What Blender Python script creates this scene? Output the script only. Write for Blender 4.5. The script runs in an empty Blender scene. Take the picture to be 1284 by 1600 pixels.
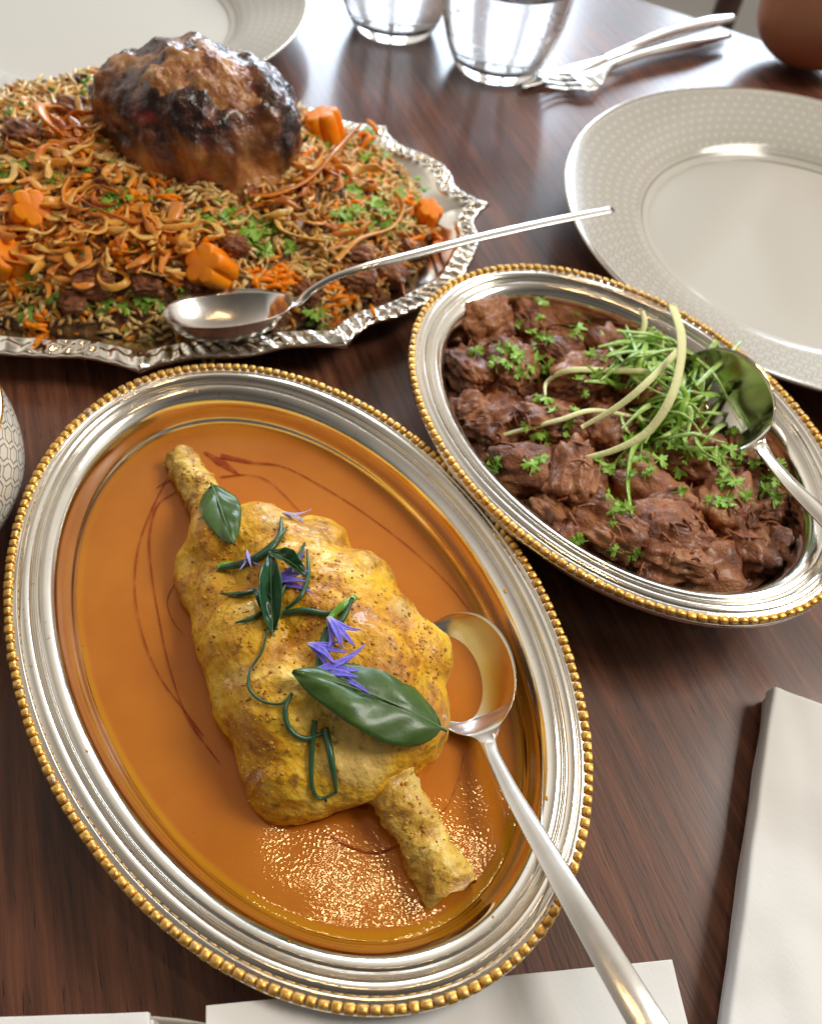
import bpy, bmesh, math, random
import numpy as np
from mathutils import Vector, Matrix, noise
from mathutils.bvhtree import BVHTree
PI = math.pi
rnd = random.Random(7)
sc = bpy.context.scene
COL = sc.collection

# ------------------------------------------------------------------ camera
FPX, CH = 1250.0, 0.2586
PITCH, ROLL = math.radians(54.3), math.radians(9.1)
cp, sp, cr, sr = math.cos(PITCH), math.sin(PITCH), math.cos(ROLL), math.sin(ROLL)
FW = Vector((0, cp, -sp)); UP0 = Vector((0, sp, cp)); RT0 = Vector((1, 0, 0))
RT = cr*RT0 + sr*UP0; UP = -sr*RT0 + cr*UP0
CAM = Vector((0, 0, CH))
cd = bpy.data.cameras.new('camera'); cam = bpy.data.objects.new('camera', cd); COL.objects.link(cam)
cam.matrix_world = Matrix(((RT.x, UP.x, -FW.x, 0), (RT.y, UP.y, -FW.y, 0), (RT.z, UP.z, -FW.z, CH), (0, 0, 0, 1)))
cd.sensor_fit = 'VERTICAL'; cd.sensor_height = 36; cd.lens = FPX/1600*36
cd.clip_start = 0.01; cd.clip_end = 50
cd.dof.use_dof = True; cd.dof.focus_distance = 0.235; cd.dof.aperture_fstop = 13.5
sc.camera = cam

def ray(px, py):
    return (FW + RT*((px-642)/FPX) - UP*((py-800)/FPX)).normalized()
def at(px, py, z=0.0):
    """the place on the level z that the photograph shows at (px, py)"""
    d = ray(px, py); t = (z-CH)/d.z
    return Vector((d.x*t, d.y*t, z))

# ------------------------------------------------------------------ render settings, world, lights
sc.view_settings.view_transform = 'Standard'; sc.view_settings.look = 'None'
sc.view_settings.exposure = 0.22; sc.view_settings.gamma = 1
sc.cycles.use_denoising = True
sc.cycles.max_bounces = 10; sc.cycles.transmission_bounces = 10
sc.cycles.sample_clamp_indirect = 4.0
sc.cycles.caustics_refractive = True; sc.cycles.caustics_reflective = False

class S:
    """a node socket with arithmetic"""
    def __init__(s, nt, sock): s.nt = nt; s.k = sock
    def _m(s, op, *o, clamp=False):
        n = s.nt.nodes.new('ShaderNodeMath'); n.operation = op; n.use_clamp = clamp
        for i, q in enumerate((s,)+o):
            if isinstance(q, S): s.nt.links.new(q.k, n.inputs[i])
            else: n.inputs[i].default_value = q
        return S(s.nt, n.outputs[0])
    def __add__(s, o): return s._m('ADD', o)
    __radd__ = __add__
    def __sub__(s, o): return s._m('SUBTRACT', o)
    def __mul__(s, o): return s._m('MULTIPLY', o)
    __rmul__ = __mul__
    def __truediv__(s, o): return s._m('DIVIDE', o)
    def lt(s, o): return s._m('LESS_THAN', o)
    def gt(s, o): return s._m('GREATER_THAN', o)
    def abs(s): return s._m('ABSOLUTE')
    def max(s, o): return s._m('MAXIMUM', o)
    def min(s, o): return s._m('MINIMUM', o)
    def mod(s, o): return s._m('FLOORED_MODULO', o)
    def pow(s, o): return s._m('POWER', o)
    def sin(s): return s._m('SINE')
    def sqrt(s): return s._m('SQRT')
    def atan2(s, o): return s._m('ARCTAN2', o)
    def clamp(s): return s._m('ADD', 0.0, clamp=True)
    def smooth(s, a, b):
        n = s.nt.nodes.new('ShaderNodeMapRange'); n.interpolation_type = 'SMOOTHSTEP'
        s.nt.links.new(s.k, n.inputs[0]); n.inputs[1].default_value = a; n.inputs[2].default_value = b
        return S(s.nt, n.outputs[0])

class Mt:
    """a material under construction"""
    def __init__(s, name):
        s.m = bpy.data.materials.new(name); s.m.use_nodes = True; s.nt = s.m.node_tree
        s.b = s.nt.nodes['Principled BSDF']
    def node(s, t): return s.nt.nodes.new(t)
    def obj(s, scale=(1, 1, 1), rot=(0, 0, 0), rand=False):
        tc = s.node('ShaderNodeTexCoord'); out = tc.outputs['Object']
        if rand:
            oi = s.node('ShaderNodeObjectInfo'); a = s.node('ShaderNodeVectorMath'); a.operation = 'ADD'
            mm = s.node('ShaderNodeMath'); mm.operation = 'MULTIPLY'; mm.inputs[1].default_value = 7.3
            s.nt.links.new(oi.outputs['Random'], mm.inputs[0])
            s.nt.links.new(out, a.inputs[0]); s.nt.links.new(mm.outputs[0], a.inputs[1]); out = a.outputs[0]
        r = s.node('ShaderNodeMapping'); r.inputs['Rotation'].default_value = rot
        s.nt.links.new(out, r.inputs['Vector'])
        r2 = s.node('ShaderNodeMapping'); r2.inputs['Scale'].default_value = scale
        s.nt.links.new(r.outputs[0], r2.inputs['Vector'])
        return r2.outputs[0]
    def xyz(s, vec=None):
        n = s.node('ShaderNodeSeparateXYZ'); s.nt.links.new(vec or s.obj(), n.inputs[0])
        return [S(s.nt, o) for o in n.outputs]
    def rand(s):
        return S(s.nt, s.node('ShaderNodeObjectInfo').outputs['Random'])
    def attr(s, name):
        n = s.node('ShaderNodeAttribute'); n.attribute_name = name
        return n
    def noise(s, vec, scale, detail=3, rough=.55, dist=0):
        n = s.node('ShaderNodeTexNoise'); s.nt.links.new(vec, n.inputs['Vector'])
        n.inputs['Scale'].default_value = scale; n.inputs['Detail'].default_value = detail
        n.inputs['Roughness'].default_value = rough; n.inputs['Distortion'].default_value = dist
        return S(s.nt, n.outputs[0])
    def voro(s, vec, scale, feat='F1', out='Distance'):
        n = s.node('ShaderNodeTexVoronoi'); n.feature = feat; s.nt.links.new(vec, n.inputs['Vector'])
        n.inputs['Scale'].default_value = scale
        return S(s.nt, n.outputs[out])
    def ramp(s, fac, stops):
        n = s.node('ShaderNodeValToRGB'); e = n.color_ramp.elements
        while len(e) < len(stops): e.new(.5)
        for i, (p, c) in enumerate(stops): e[i].position = p; e[i].color = (*c, 1)
        s.nt.links.new(fac.k, n.inputs[0]); return S(s.nt, n.outputs[0])
    def mix(s, fac, a, b, mode='MIX'):
        n = s.node('ShaderNodeMix'); n.data_type = 'RGBA'; n.blend_type = mode
        for i, q in ((0, fac), (6, a), (7, b)):
            if isinstance(q, S): s.nt.links.new(q.k, n.inputs[i])
            elif i: n.inputs[i].default_value = (*q, 1)
            else: n.inputs[i].default_value = q
        return S(s.nt, n.outputs[2])
    def bump(s, h, dist, strength=1, prev=None):
        n = s.node('ShaderNodeBump'); n.inputs['Distance'].default_value = dist
        n.inputs['Strength'].default_value = strength
        s.nt.links.new(h.k, n.inputs['Height'])
        if prev: s.nt.links.new(prev.k, n.inputs['Normal'])
        r = S(s.nt, n.outputs[0]); s.nt.links.new(r.k, s.b.inputs['Normal']); return r
    def set(s, **kw):
        names = dict(col='Base Color', rough='Roughness', metal='Metallic', spec='Specular IOR Level', sss='Subsurface Weight',
                     coat='Coat Weight', coatr='Coat Roughness', trans='Transmission Weight', ior='IOR', sheen='Sheen Weight', aniso='Anisotropic', alpha='Alpha')
        for k, v in kw.items():
            i = s.b.inputs[names[k]]
            if isinstance(v, S): s.nt.links.new(v.k, i)
            elif isinstance(v, tuple): i.default_value = (*v, 1)
            else: i.default_value = v
        return s
    def sssr(s, rad, scale):
        s.b.inputs['Subsurface Radius'].default_value = rad; s.b.inputs['Subsurface Scale'].default_value = scale; return s

# world: the dim warm room round the table
w = bpy.data.worlds.new('World'); sc.world = w; w.use_nodes = True
wn = w.node_tree; bg = wn.nodes['Background']
tc = wn.nodes.new('ShaderNodeTexCoord'); sx = wn.nodes.new('ShaderNodeSeparateXYZ'); wn.links.new(tc.outputs['Generated'], sx.inputs[0])
rp = wn.nodes.new('ShaderNodeValToRGB')
e = rp.color_ramp.elements
for i in range(4): e.new(.5)
WC = [(.0, (.06, .045, .035)), (.50, (.14, .115, .09)), (.57, (.50, .46, .41)), (.70, (.92, .87, .79)), (.84, (.62, .565, .49)), (1, (.17, .14, .115))]
for i, (p_, c_) in enumerate(WC): e[i].position = p_; e[i].color = (*c_, 1)
zz = S(wn, sx.outputs[2])*.5+.5
wn.links.new(zz.k, rp.inputs[0])
nz = wn.nodes.new('ShaderNodeTexNoise'); nz.inputs['Scale'].default_value = 2.2; nz.inputs['Detail'].default_value = 2
wn.links.new(tc.outputs['Generated'], nz.inputs['Vector'])
# towards -y stand the diners and the dark side of the room
yy = S(wn, sx.outputs[1])
dark = yy.smooth(-.65, .25)*.88+.12
var = (S(wn, nz.outputs[0])-.5)*1.1+1
fac = dark*var
wn.links.new(rp.outputs[0], bg.inputs[0]); wn.links.new(fac.k, bg.inputs[1])

def area(name, loc, target, sx_, sy_, power, col, spread=None):
    l = bpy.data.lights.new(name, 'AREA'); l.shape = 'RECTANGLE'; l.size = sx_; l.size_y = sy_
    l.energy = power; l.color = col
    o = bpy.data.objects.new(name, l); COL.objects.link(o); o.location = loc
    o.rotation_euler = (Vector(target)-Vector(loc)).to_track_quat('-Z', 'Y').to_euler()
    return o
def bulb(name, loc, r, power, col):
    l = bpy.data.lights.new(name, 'POINT'); l.shadow_soft_size = r; l.energy = power; l.color = col
    o = bpy.data.objects.new(name, l); COL.objects.link(o); o.location = loc; return o
# tall windows beyond the far end of the table
area('window_light', (-.50, 2.4, .74), (-.45, 0, .7), .42, .7, 14, (.70, .84, 1.0))
area('window_light', (.02, 2.4, .74), (.1, 0, .7), .40, .7, 14, (.70, .84, 1.0))
area('window_light', (.85, 2.4, .74), (.8, 0, .7), .75, .7, 21, (.70, .84, 1.0))
# soft area light added high on the right for fill and leftward shadows
area('side_light', (1.15, .55, 1.45), (.05, .2, 0), .6, .6, 17, (1.0, .95, .87))
# warm pendant bulbs overhead
for (x, y, z, r, pw) in ((.01, .30, 1.5, .016, 1.2), (-.07, .36, 1.5, .016, 1.0), (.20, .44, 1.5, .016, 1.2), (.12, .24, 1.5, .016, 1.2)):
    bulb('pendant_bulb', (x, y, z), r, pw, (1.0, .66, .32))

# ------------------------------------------------------------------ mesh helpers
def new_mesh(name, V, F, mats, smooth=True):
    me = bpy.data.meshes.new(name)
    V = np.asarray(V, float)
    me.from_pydata(V.tolist(), [], [list(map(int, f)) for f in F] if not isinstance(F, np.ndarray) else F.tolist())
    if not isinstance(mats, (list, tuple)): mats = [mats]
    for m in mats: me.materials.append(m.m if isinstance(m, Mt) else m)
    if smooth: me.shade_smooth()
    me.update(); return me
def tag(o, label=None, cat=None, group=None, kind=None):
    if label: o['label'] = label
    if cat: o['category'] = cat
    if group: o['group'] = group
    if kind: o['kind'] = kind
    return o
def empty(name, loc, label, cat, group=None):
    o = bpy.data.objects.new(name, None); COL.objects.link(o); o.location = loc; o.empty_display_size = .01
    return tag(o, label, cat, group)
def obj(name, V, F, mat, parent=None, origin=None, smooth=True):
    """link a mesh given in world coordinates; its origin is the parent's base, or `origin`"""
    org = np.zeros(3)
    if parent is not None: org = np.array(parent_world(parent))
    if origin is not None: org = np.array(origin, float)
    me = new_mesh(name, np.asarray(V, float)-org, F, mat, smooth)
    o = bpy.data.objects.new(name, me); COL.objects.link(o)
    if parent is not None:
        o.parent = parent; o.location = Vector(org)-Vector(parent_world(parent))
    else: o.location = org
    return o
def parent_world(p):
    v = Vector(p.location)
    while p.parent: p = p.parent; v = v+Vector(p.location)
    return v
def link(name, me, M, parent=None):
    o = bpy.data.objects.new(name, me); COL.objects.link(o)
    if parent is not None: o.parent = parent
    o.matrix_local = M if parent is None else Matrix.Translation(-parent_world(parent)) @ M
    return o
def grid(nu, nv, cu=False, cv=False):
    """quads for nu x nv vertices, index u*nv+v"""
    U = np.arange(nu if cu else nu-1); Vv = np.arange(nv if cv else nv-1)
    u, v = np.meshgrid(U, Vv, indexing='ij'); u = u.ravel(); v = v.ravel()
    u1 = (u+1) % nu; v1 = (v+1) % nv
    return np.c_[u*nv+v, u1*nv+v, u1*nv+v1, u*nv+v1]
def merge(parts):
    V = []; F = []; n = 0
    for v, f in parts:
        v = np.asarray(v, float); V.append(v); F += [[int(i)+n for i in q] for q in f]; n += len(v)
    return np.vstack(V), F
def spline(P, n):
    P = np.array([list(p) for p in P], float)
    if len(P) == 2: return P[0]+(P[1]-P[0])*np.linspace(0, 1, n)[:, None]
    Q = np.vstack([2*P[0]-P[1], P, 2*P[-1]-P[-2]])
    t = np.linspace(0, len(P)-1-1e-9, n); i = t.astype(int); f = (t-i)[:, None]
    a, b, c, d = Q[i], Q[i+1], Q[i+2], Q[i+3]
    return .5*((2*b)+(c-a)*f+(2*a-5*b+4*c-d)*f*f+(3*b-a-3*c+d)*f**3)
def sweep(P, w, h=None, n=24, k=10, up=(0, 0, 1), power=2.0, twist=0, wob=0):
    """tube along P; w, h half sizes (number or list along the length) across and along up"""
    C = spline(P, n); s = np.linspace(0, 1, n)
    W_ = np.interp(s, np.linspace(0, 1, len(np.atleast_1d(w))), np.atleast_1d(w))
    h = w if h is None else h
    H_ = np.interp(s, np.linspace(0, 1, len(np.atleast_1d(h))), np.atleast_1d(h))
    T = np.gradient(C, axis=0); T /= np.linalg.norm(T, axis=1)[:, None]+1e-12
    u = np.array(up, float); V = []
    a = np.linspace(0, 2*PI, k, endpoint=False)
    ca, sa = np.cos(a), np.sin(a)
    ca = np.sign(ca)*np.abs(ca)**(2/power); sa = np.sign(sa)*np.abs(sa)**(2/power)
    for i in range(n):
        side = np.cross(T[i], u); 
        if np.linalg.norm(side) < 1e-6: side = np.array([1., 0, 0])
        side /= np.linalg.norm(side); uu = np.cross(side, T[i]); 
        if twist:
            q = twist*s[i]; side, uu2 = side*math.cos(q)+uu*math.sin(q), uu*math.cos(q)-side*math.sin(q); uu = uu2
        V.append(C[i]+W_[i]*ca[:, None]*side+H_[i]*sa[:, None]*uu)
        if not twist: u = uu
    V = np.vstack(V); F = grid(n, k, False, True).tolist()
    c0 = len(V); V = np.vstack([V, C[0], C[-1]])
    for j in range(k):
        F.append([c0, (j+1) % k, j]); F.append([c0+1, (n-1)*k+j, (n-1)*k+(j+1) % k])
    return V, F
def lathe(prof, n, c=(0, 0, 0), close=True):
    prof = np.array(prof, float); a = np.linspace(0, 2*PI, n, endpoint=False)
    V = np.stack([np.outer(np.cos(a), prof[:, 0])+c[0], np.outer(np.sin(a), prof[:, 0])+c[1], np.tile(prof[:, 1], (n, 1))+c[2]], -1).reshape(-1, 3)
    F = grid(n, len(prof), True, False).tolist()
    return V, F
def outward(V, F):
    V = np.asarray(V, float); c = V.mean(0); t = 0
    for f in F:
        a, b, d = V[f[0]]-c, V[f[1]]-c, V[f[2]]-c; t += np.dot(a, np.cross(b, d))
        if len(f) == 4: t += np.dot(a, np.cross(d, V[f[3]]-c))
    return V, ([g[::-1] for g in F] if t < 0 else F)
def normals(V, F):
    N = np.zeros_like(V)
    F4 = np.array([list(f)+[f[-1]]*(4-len(f)) for f in F])
    n = np.cross(V[F4[:, 2]]-V[F4[:, 0]], V[F4[:, 3]]-V[F4[:, 1]])
    n3 = np.cross(V[F4[:, 1]]-V[F4[:, 0]], V[F4[:, 2]]-V[F4[:, 0]])
    tri = F4[:, 2] == F4[:, 3]; n[tri] = n3[tri]
    for j in range(4): np.add.at(N, F4[:, j], n)
    return N/(np.linalg.norm(N, axis=1)[:, None]+1e-15)
def fnoise(V, scale, octv=3, off=0.0, H=.8):
    return np.array([noise.fractal(Vector((x*scale+off, y*scale+off*1.7, z*scale-off)), H, 2.1, octv) for x, y, z in V])
def ridge(V, scale, off=0.0, octv=3):
    return np.array([noise.ridged_multi_fractal(Vector((x*scale+off, y*scale, z*scale-off)), .9, 2.2, octv, 1.0, 2.0) for x, y, z in V])
def ico(sub):
    bm = bmesh.new(); bmesh.ops.create_icosphere(bm, subdivisions=sub, radius=1)
    V = np.array([v.co[:] for v in bm.verts]); F = [[v.index for v in f.verts] for f in bm.faces]; bm.free()
    return V, F
ICO = {k: ico(k) for k in (1, 2, 3, 4, 5)}
def rotz(a): return np.array([[math.cos(a), -math.sin(a), 0], [math.sin(a), math.cos(a), 0], [0, 0, 1]])
def blob(ells, voxel, smooth=4):
    """one closed skin round a set of ellipsoids (centre, radii, rotation matrix or None)"""
    parts = []
    for e_ in ells:
        V, F = ICO[3]; R = np.eye(3) if len(e_) < 3 or e_[2] is None else np.array(e_[2])
        parts.append(((V*np.array(e_[1])) @ R.T+np.array(e_[0]), F))
    V, F = merge(parts)
    me = bpy.data.meshes.new('tmp'); me.from_pydata(V.tolist(), [], F)
    o = bpy.data.objects.new('tmp', me); COL.objects.link(o)
    m = o.modifiers.new('r', 'REMESH'); m.mode = 'VOXEL'; m.voxel_size = voxel
    s = o.modifiers.new('s', 'SMOOTH'); s.iterations = smooth; s.factor = .5
    dg = bpy.context.evaluated_depsgraph_get(); e2 = o.evaluated_get(dg); m2 = e2.to_mesh()
    V = np.array([v.co[:] for v in m2.vertices]); F = [list(p.vertices) for p in m2.polygons]
    e2.to_mesh_clear(); bpy.data.objects.remove(o); bpy.data.meshes.remove(me)
    return V, F
def frame_from(d, up=(0, 0, 1)):
    """rotation matrix whose x axis is d and z axis is near up"""
    x = np.array(d, float); x /= np.linalg.norm(x); z = np.array(up, float); y = np.cross(z, x); y /= np.linalg.norm(y)+1e-12
    z = np.cross(x, y); return np.c_[x, y, z]
def M4(R, t, s=1.0):
    m = Matrix([list(r) for r in np.asarray(R)*s]).to_4x4(); m.translation = Vector(t); return m
def solid(o, th, off=-1):
    m = o.modifiers.new('thickness', 'SOLIDIFY'); m.thickness = th; m.offset = off; return o

SURF = []                    # (V, F) of what toppings can lie on
def tree():
    V, F = merge(SURF); return BVHTree.FromPolygons(V.tolist(), F)
def hit(T, px, py, zdef=.03):
    r = T.ray_cast(CAM, ray(px, py))
    if r[0] is None: return at(px, py, zdef), Vector((0, 0, 1))
    n = r[1]
    if n.z < 0: n = -n
    return r[0], n

# ------------------------------------------------------------------ materials
def metal(name, col, rough, wear=.0, scale=260):
    m = Mt(name); v = m.obj()
    n = m.noise(v, scale, 4, .6); n2 = m.noise(v, 40, 2)
    c = m.mix(n2.smooth(.3, .75), col, tuple(q*.88 for q in col))
    if wear: c = m.mix((m.noise(v, 420, 4, .7)).smooth(.63, .70)*wear, c, (.10, .09, .08))
    m.set(col=c, metal=1.0, rough=(n*.12)+(rough-.05)); m.bump(n, .00004, .5); return m
M_SILVER = metal('polished_silver', (.88, .84, .76), .13, .35)
M_STEEL = metal('brushed_steel', (.80, .78, .74), .20)
M_TRAY = metal('engraved_silver', (.88, .83, .73), .16, .25)
def gold():
    m = Mt('worn_gilding'); v = m.obj(rand=True); r = m.rand()
    n = m.noise(v, 600, 3, .6)
    worn = (n+r*.22).smooth(.74, .82)
    c = m.mix(worn, (.76, .46, .13), (.40, .36, .31)); c = m.mix((n.smooth(.3, .6)*-1+1)*.45, c, (.55, .27, .05))
    m.set(col=c, metal=1.0, rough=n*.3+.28); m.bump(n, .0003, .8); return m
M_GOLD = gold()
def wood():
    m = Mt('dark_walnut_veneer'); a = -math.radians(116.5)
    v = m.obj((6, 90, 20), (0, 0, a)); vf = m.obj((70, 900, 100), (0, 0, a)); vb = m.obj((2, 14, 4), (0, 0, a))
    st = m.noise(m.obj((16, 330, 60), (0, 0, a)), 1.0, 4, .65, .3)
    g = m.noise(v, 1.0, 5, .6, .5); f = m.noise(vf, 1.0, 3, .6); b = m.noise(vb, 1, 2)
    c = m.ramp(g*.40+b*.22+st*.38, [(.36, (.036, .013, .008)), (.45, (.095, .033, .017)), (.53, (.165, .058, .030)), (.64, (.28, .11, .053))])
    pore = f.smooth(.60, .70)
    c = m.mix(pore*.85, c, (.010, .005, .004))
    c = m.mix((f.smooth(.22, .36)*-1+1)*.45, c, (.26, .12, .065))
    m.set(col=c, rough=g*.2+.36, spec=.35, coat=.50, coatr=.20); m.bump(f*-1, .00025, .5); return m
M_WOOD = wood()
def porcelain(name, r0, r1, side=False, tint=(.61, .59, .53), line=(.20, .165, .12), N=104, cell=.0054, zc=0):
    """glazed white with a printed honeycomb between radii r0 and r1 (or on the side wall)"""
    m = Mt(name); x, y, z = m.xyz(); r = (x*x+y*y).sqrt(); a = y.atan2(x)
    u = a*(N/(2*PI)); v = ((z if side else r)-(zc if side else r0))*(1/cell)*.866
    def cellof(du, dv):
        gx = (u+du).mod(1.0)-.5; gy = (v+dv).mod(1.732)-.866
        return gx, gy
    ax, ay = cellof(0, 0); bx, by = cellof(.5, .866)
    ls = (ax*ax+ay*ay).lt(bx*bx+by*by)
    gx = ax*ls+bx*(ls*-1+1); gy = ay*ls+by*(ls*-1+1)
    hx = gx.abs(); hy = gy.abs()
    h = (hx*.5+hy*.866).max(hx)
    ln = ((h-.36).abs().smooth(.022, .055)*-1+1).max((hx.smooth(.018, .045)*-1+1)*h.gt(.36))
    if side: msk = z.gt(r0)*z.lt(r1); ln = ln*msk; ring = z.gt(r1)*0
    else:
        ln = ln*r.gt(r0+.0015)*r.lt(r1)
        ring = ((r-r0).abs().lt(.0006))
    c = m.mix(ln*(.85 if side else .62), tint, line); c = m.mix(ring*.8, c, (.30, .28, .25))
    if not side:
        edge = r.gt(r1+.0012); c = m.mix(edge*.6, c, (.62, .56, .47)); m.set(metal=edge*.7)
    m.set(col=c, rough=.12, spec=.55); return m
def linen():
    m = Mt('white_linen'); x, y, z = m.xyz(m.obj((1, 1, 1), (0, 0, .22)))
    wv = (x*3300).sin()*(y*3300).sin()
    n = m.noise(m.obj(), 35, 3)
    m.set(col=m.mix(n, (.86, .85, .83), (.79, .78, .75)), rough=.85, spec=.2, sheen=.2); m.bump(wv*.08+m.noise(m.obj(), 600, 3)*.9, .00014, .4); return m
M_LINEN = linen()

# ------------------------------------------------------------------ setting: table, floor, chair beyond
def slab(poly, z0, z1):
    n = len(poly); V = [(x, y, z1) for x, y in poly]+[(x, y, z0) for x, y in poly]
    F = [list(range(n)), list(range(2*n-1, n-1, -1))]+[[i, i+n, (i+1) % n+n, (i+1) % n] for i in range(n)]
    return V, F
e0 = at(1008, 0, 0); e1 = at(1171, 55, 0); ed = (e1-e0).normalized()
pA = e0-ed*1.1; pB = e1+ed*.12; pC = pB+Vector((.10, -.10, 0)); pD = pC+Vector((.12, -.5, 0))
poly = [(-.75, -.45), (pD.x+.05, -.45), (pD.x, pD.y), (pC.x, pC.y), (pB.x, pB.y), (pA.x, pA.y), (-.95, .6)]
tb = empty('dining_table', (0, .2, -.75), 'dark walnut dining table with brown grain under all the dishes', 'table')
V, F = slab(poly, -.032, 0); t_ = obj('tabletop', V, F, M_WOOD, tb, smooth=False)
bv = t_.modifiers.new('edge', 'BEVEL'); bv.width = .003; bv.segments = 2; bv.limit_method = 'ANGLE'
for (x, y) in ((-.6, -.3), (.3, -.3), (-.55, .75), (.15, .55)):
    V, F = sweep([(x, y, -.75), (x, y, -.033)], [.022, .032], n=3, k=8, up=(0, 1, 0), power=5); obj('leg', V, F, M_WOOD, tb, smooth=False)
mf = Mt('stone_floor'); mf.set(col=mf.mix(mf.noise(mf.obj(), 3, 4), (.42, .40, .37), (.30, .28, .26)), rough=.45)
V = [(-3, -2, -.75), (4, -2, -.75), (4, 5, -.75), (-3, 5, -.75)]; fl = obj('floor', V, [[0, 1, 2, 3]], mf); tag(fl, kind='structure')

def chair(loc, rz):
    t = empty('wooden_chair', loc, 'dark wooden chair standing on the pale floor beyond the table corner', 'chair')
    R = rotz(rz)
    def T_(P): return [tuple(R @ np.array(p)+np.array(loc)) for p in P]
    mw = Mt('dark_chair_wood'); mw.set(col=mw.mix(mw.noise(mw.obj((8, 8, 60)), 1, 3), (.035, .014, .010), (.09, .035, .022)), rough=.35)
    mc = Mt('grey_upholstery'); mc.set(col=mc.mix(mc.noise(mc.obj(), 60, 3), (.42, .42, .43), (.55, .54, .53)), rough=.8)
    for sx_ in (-1, 1):
        for k, (y, top) in enumerate(((-.2, .43), (.2, .92))):
            V, F = sweep(T_([(sx_*.2, y*1.1, 0), (sx_*.2, y, .43)]+([(sx_*.2, .24, top)] if k else [])), [.018, .022, .018], n=12, k=8, up=(1, 0, 0), power=4)
            obj('leg', V, F, mw, t)
    V, F = sweep(T_([(0, -.21, .45), (0, .21, .45)]), [.20, .22, .20], [.02, .028, .02], n=10, k=16, power=5); obj('seat', V, F, mc, t)
    for zz_ in (.60, .74, .88):
        V, F = sweep(T_([(-.2, .22+zz_*.02, zz_), (.2, .22+zz_*.02, zz_)]), .012, .03, n=8, k=8, power=4); obj('back_rail', V, F, mw, t)
    return t
cl_ = at(1110, 20, -.35)
chair((cl_.x-.05, cl_.y+.25, -.75), 2.6)

# ------------------------------------------------------------------ white plates
M_PLATE = porcelain('honeycomb_porcelain', .0885, .1315)
plate_prof = [(0, .004), (.075, .004), (.084, .0048), (.0885, .0068), (.095, .0105), (.108, .0150), (.122, .0192), (.1325, .0224), (.1348, .0228), (.1352, .0219),
              (.1325, .0200), (.115, .0135), (.097, .0062), (.088, .0020), (.080, .0), (.072, .0), (.070, .0018), (0, .0018)]
pp = spline([(r, z, 0) for r, z in plate_prof], 90)[:, :2]; pp[:, 0] = np.maximum(pp[:, 0], 0)
pv, pf = lathe(pp, 160)
pme = new_mesh('dinner_plate', pv, pf, M_PLATE)
def plate(c, label):
    o = bpy.data.objects.new('dinner_plate', pme); COL.objects.link(o); o.location = c
    tag(o, label, 'plate', 'white honeycomb dinner plates'); return o
plate((.1878, .4027, 0), 'empty white dinner plate with grey honeycomb rim, right of the beef dish')
plate((-.2496, .5289, 0), 'empty white dinner plate behind the platter of spiced rice')
# near plate whose rim just shows between the napkins
pn = at(280, 1591, .022)
plate((pn.x+.005, pn.y-.1352, 0), 'plate rim peeking out between the two napkins at the bottom')
V_, F_ = lathe(pp, 64)

# cup at the left
M_CUP = porcelain('honeycomb_cup_glaze', .004, .062, side=True, tint=(.86, .80, .68), line=(.15, .10, .05), N=44, cell=.0058)
cupc = (-.1845, .1430, 0)
ct = empty('sugar_bowl', cupc, 'white bowl with brown honeycomb print and gold rim at left edge', 'bowl')
cprof = [(0, .003), (.022, .003), (.024, 0), (.027, 0), (.028, .004), (.040, .012), (.0495, .028), (.0520, .042), (.0514, .056), (.0504, .064), (.0490, .0645), (.0488, .063), (.0500, .055), (.0502, .042), (.0475, .029), (.038, .0145), (.024, .008), (0, .007)]
cprof = [(r, z*.84) for r, z in cprof]
cq = spline([(r, z, 0) for r, z in cprof], 70)[:, :2]; cq[:, 0] = np.maximum(cq[:, 0], 0)
V, F = lathe(cq, 96, cupc); obj('body', V, F, M_CUP, ct)
mg = metal('gold_line', (.95, .66, .25), .2)
V, F = lathe([(.0500+.0018*math.cos(q), .0538+.0017*math.sin(q)) for q in np.linspace(0, 2*PI, 10)], 96, cupc); obj('gold_rim', V, F, mg, ct)

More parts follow.
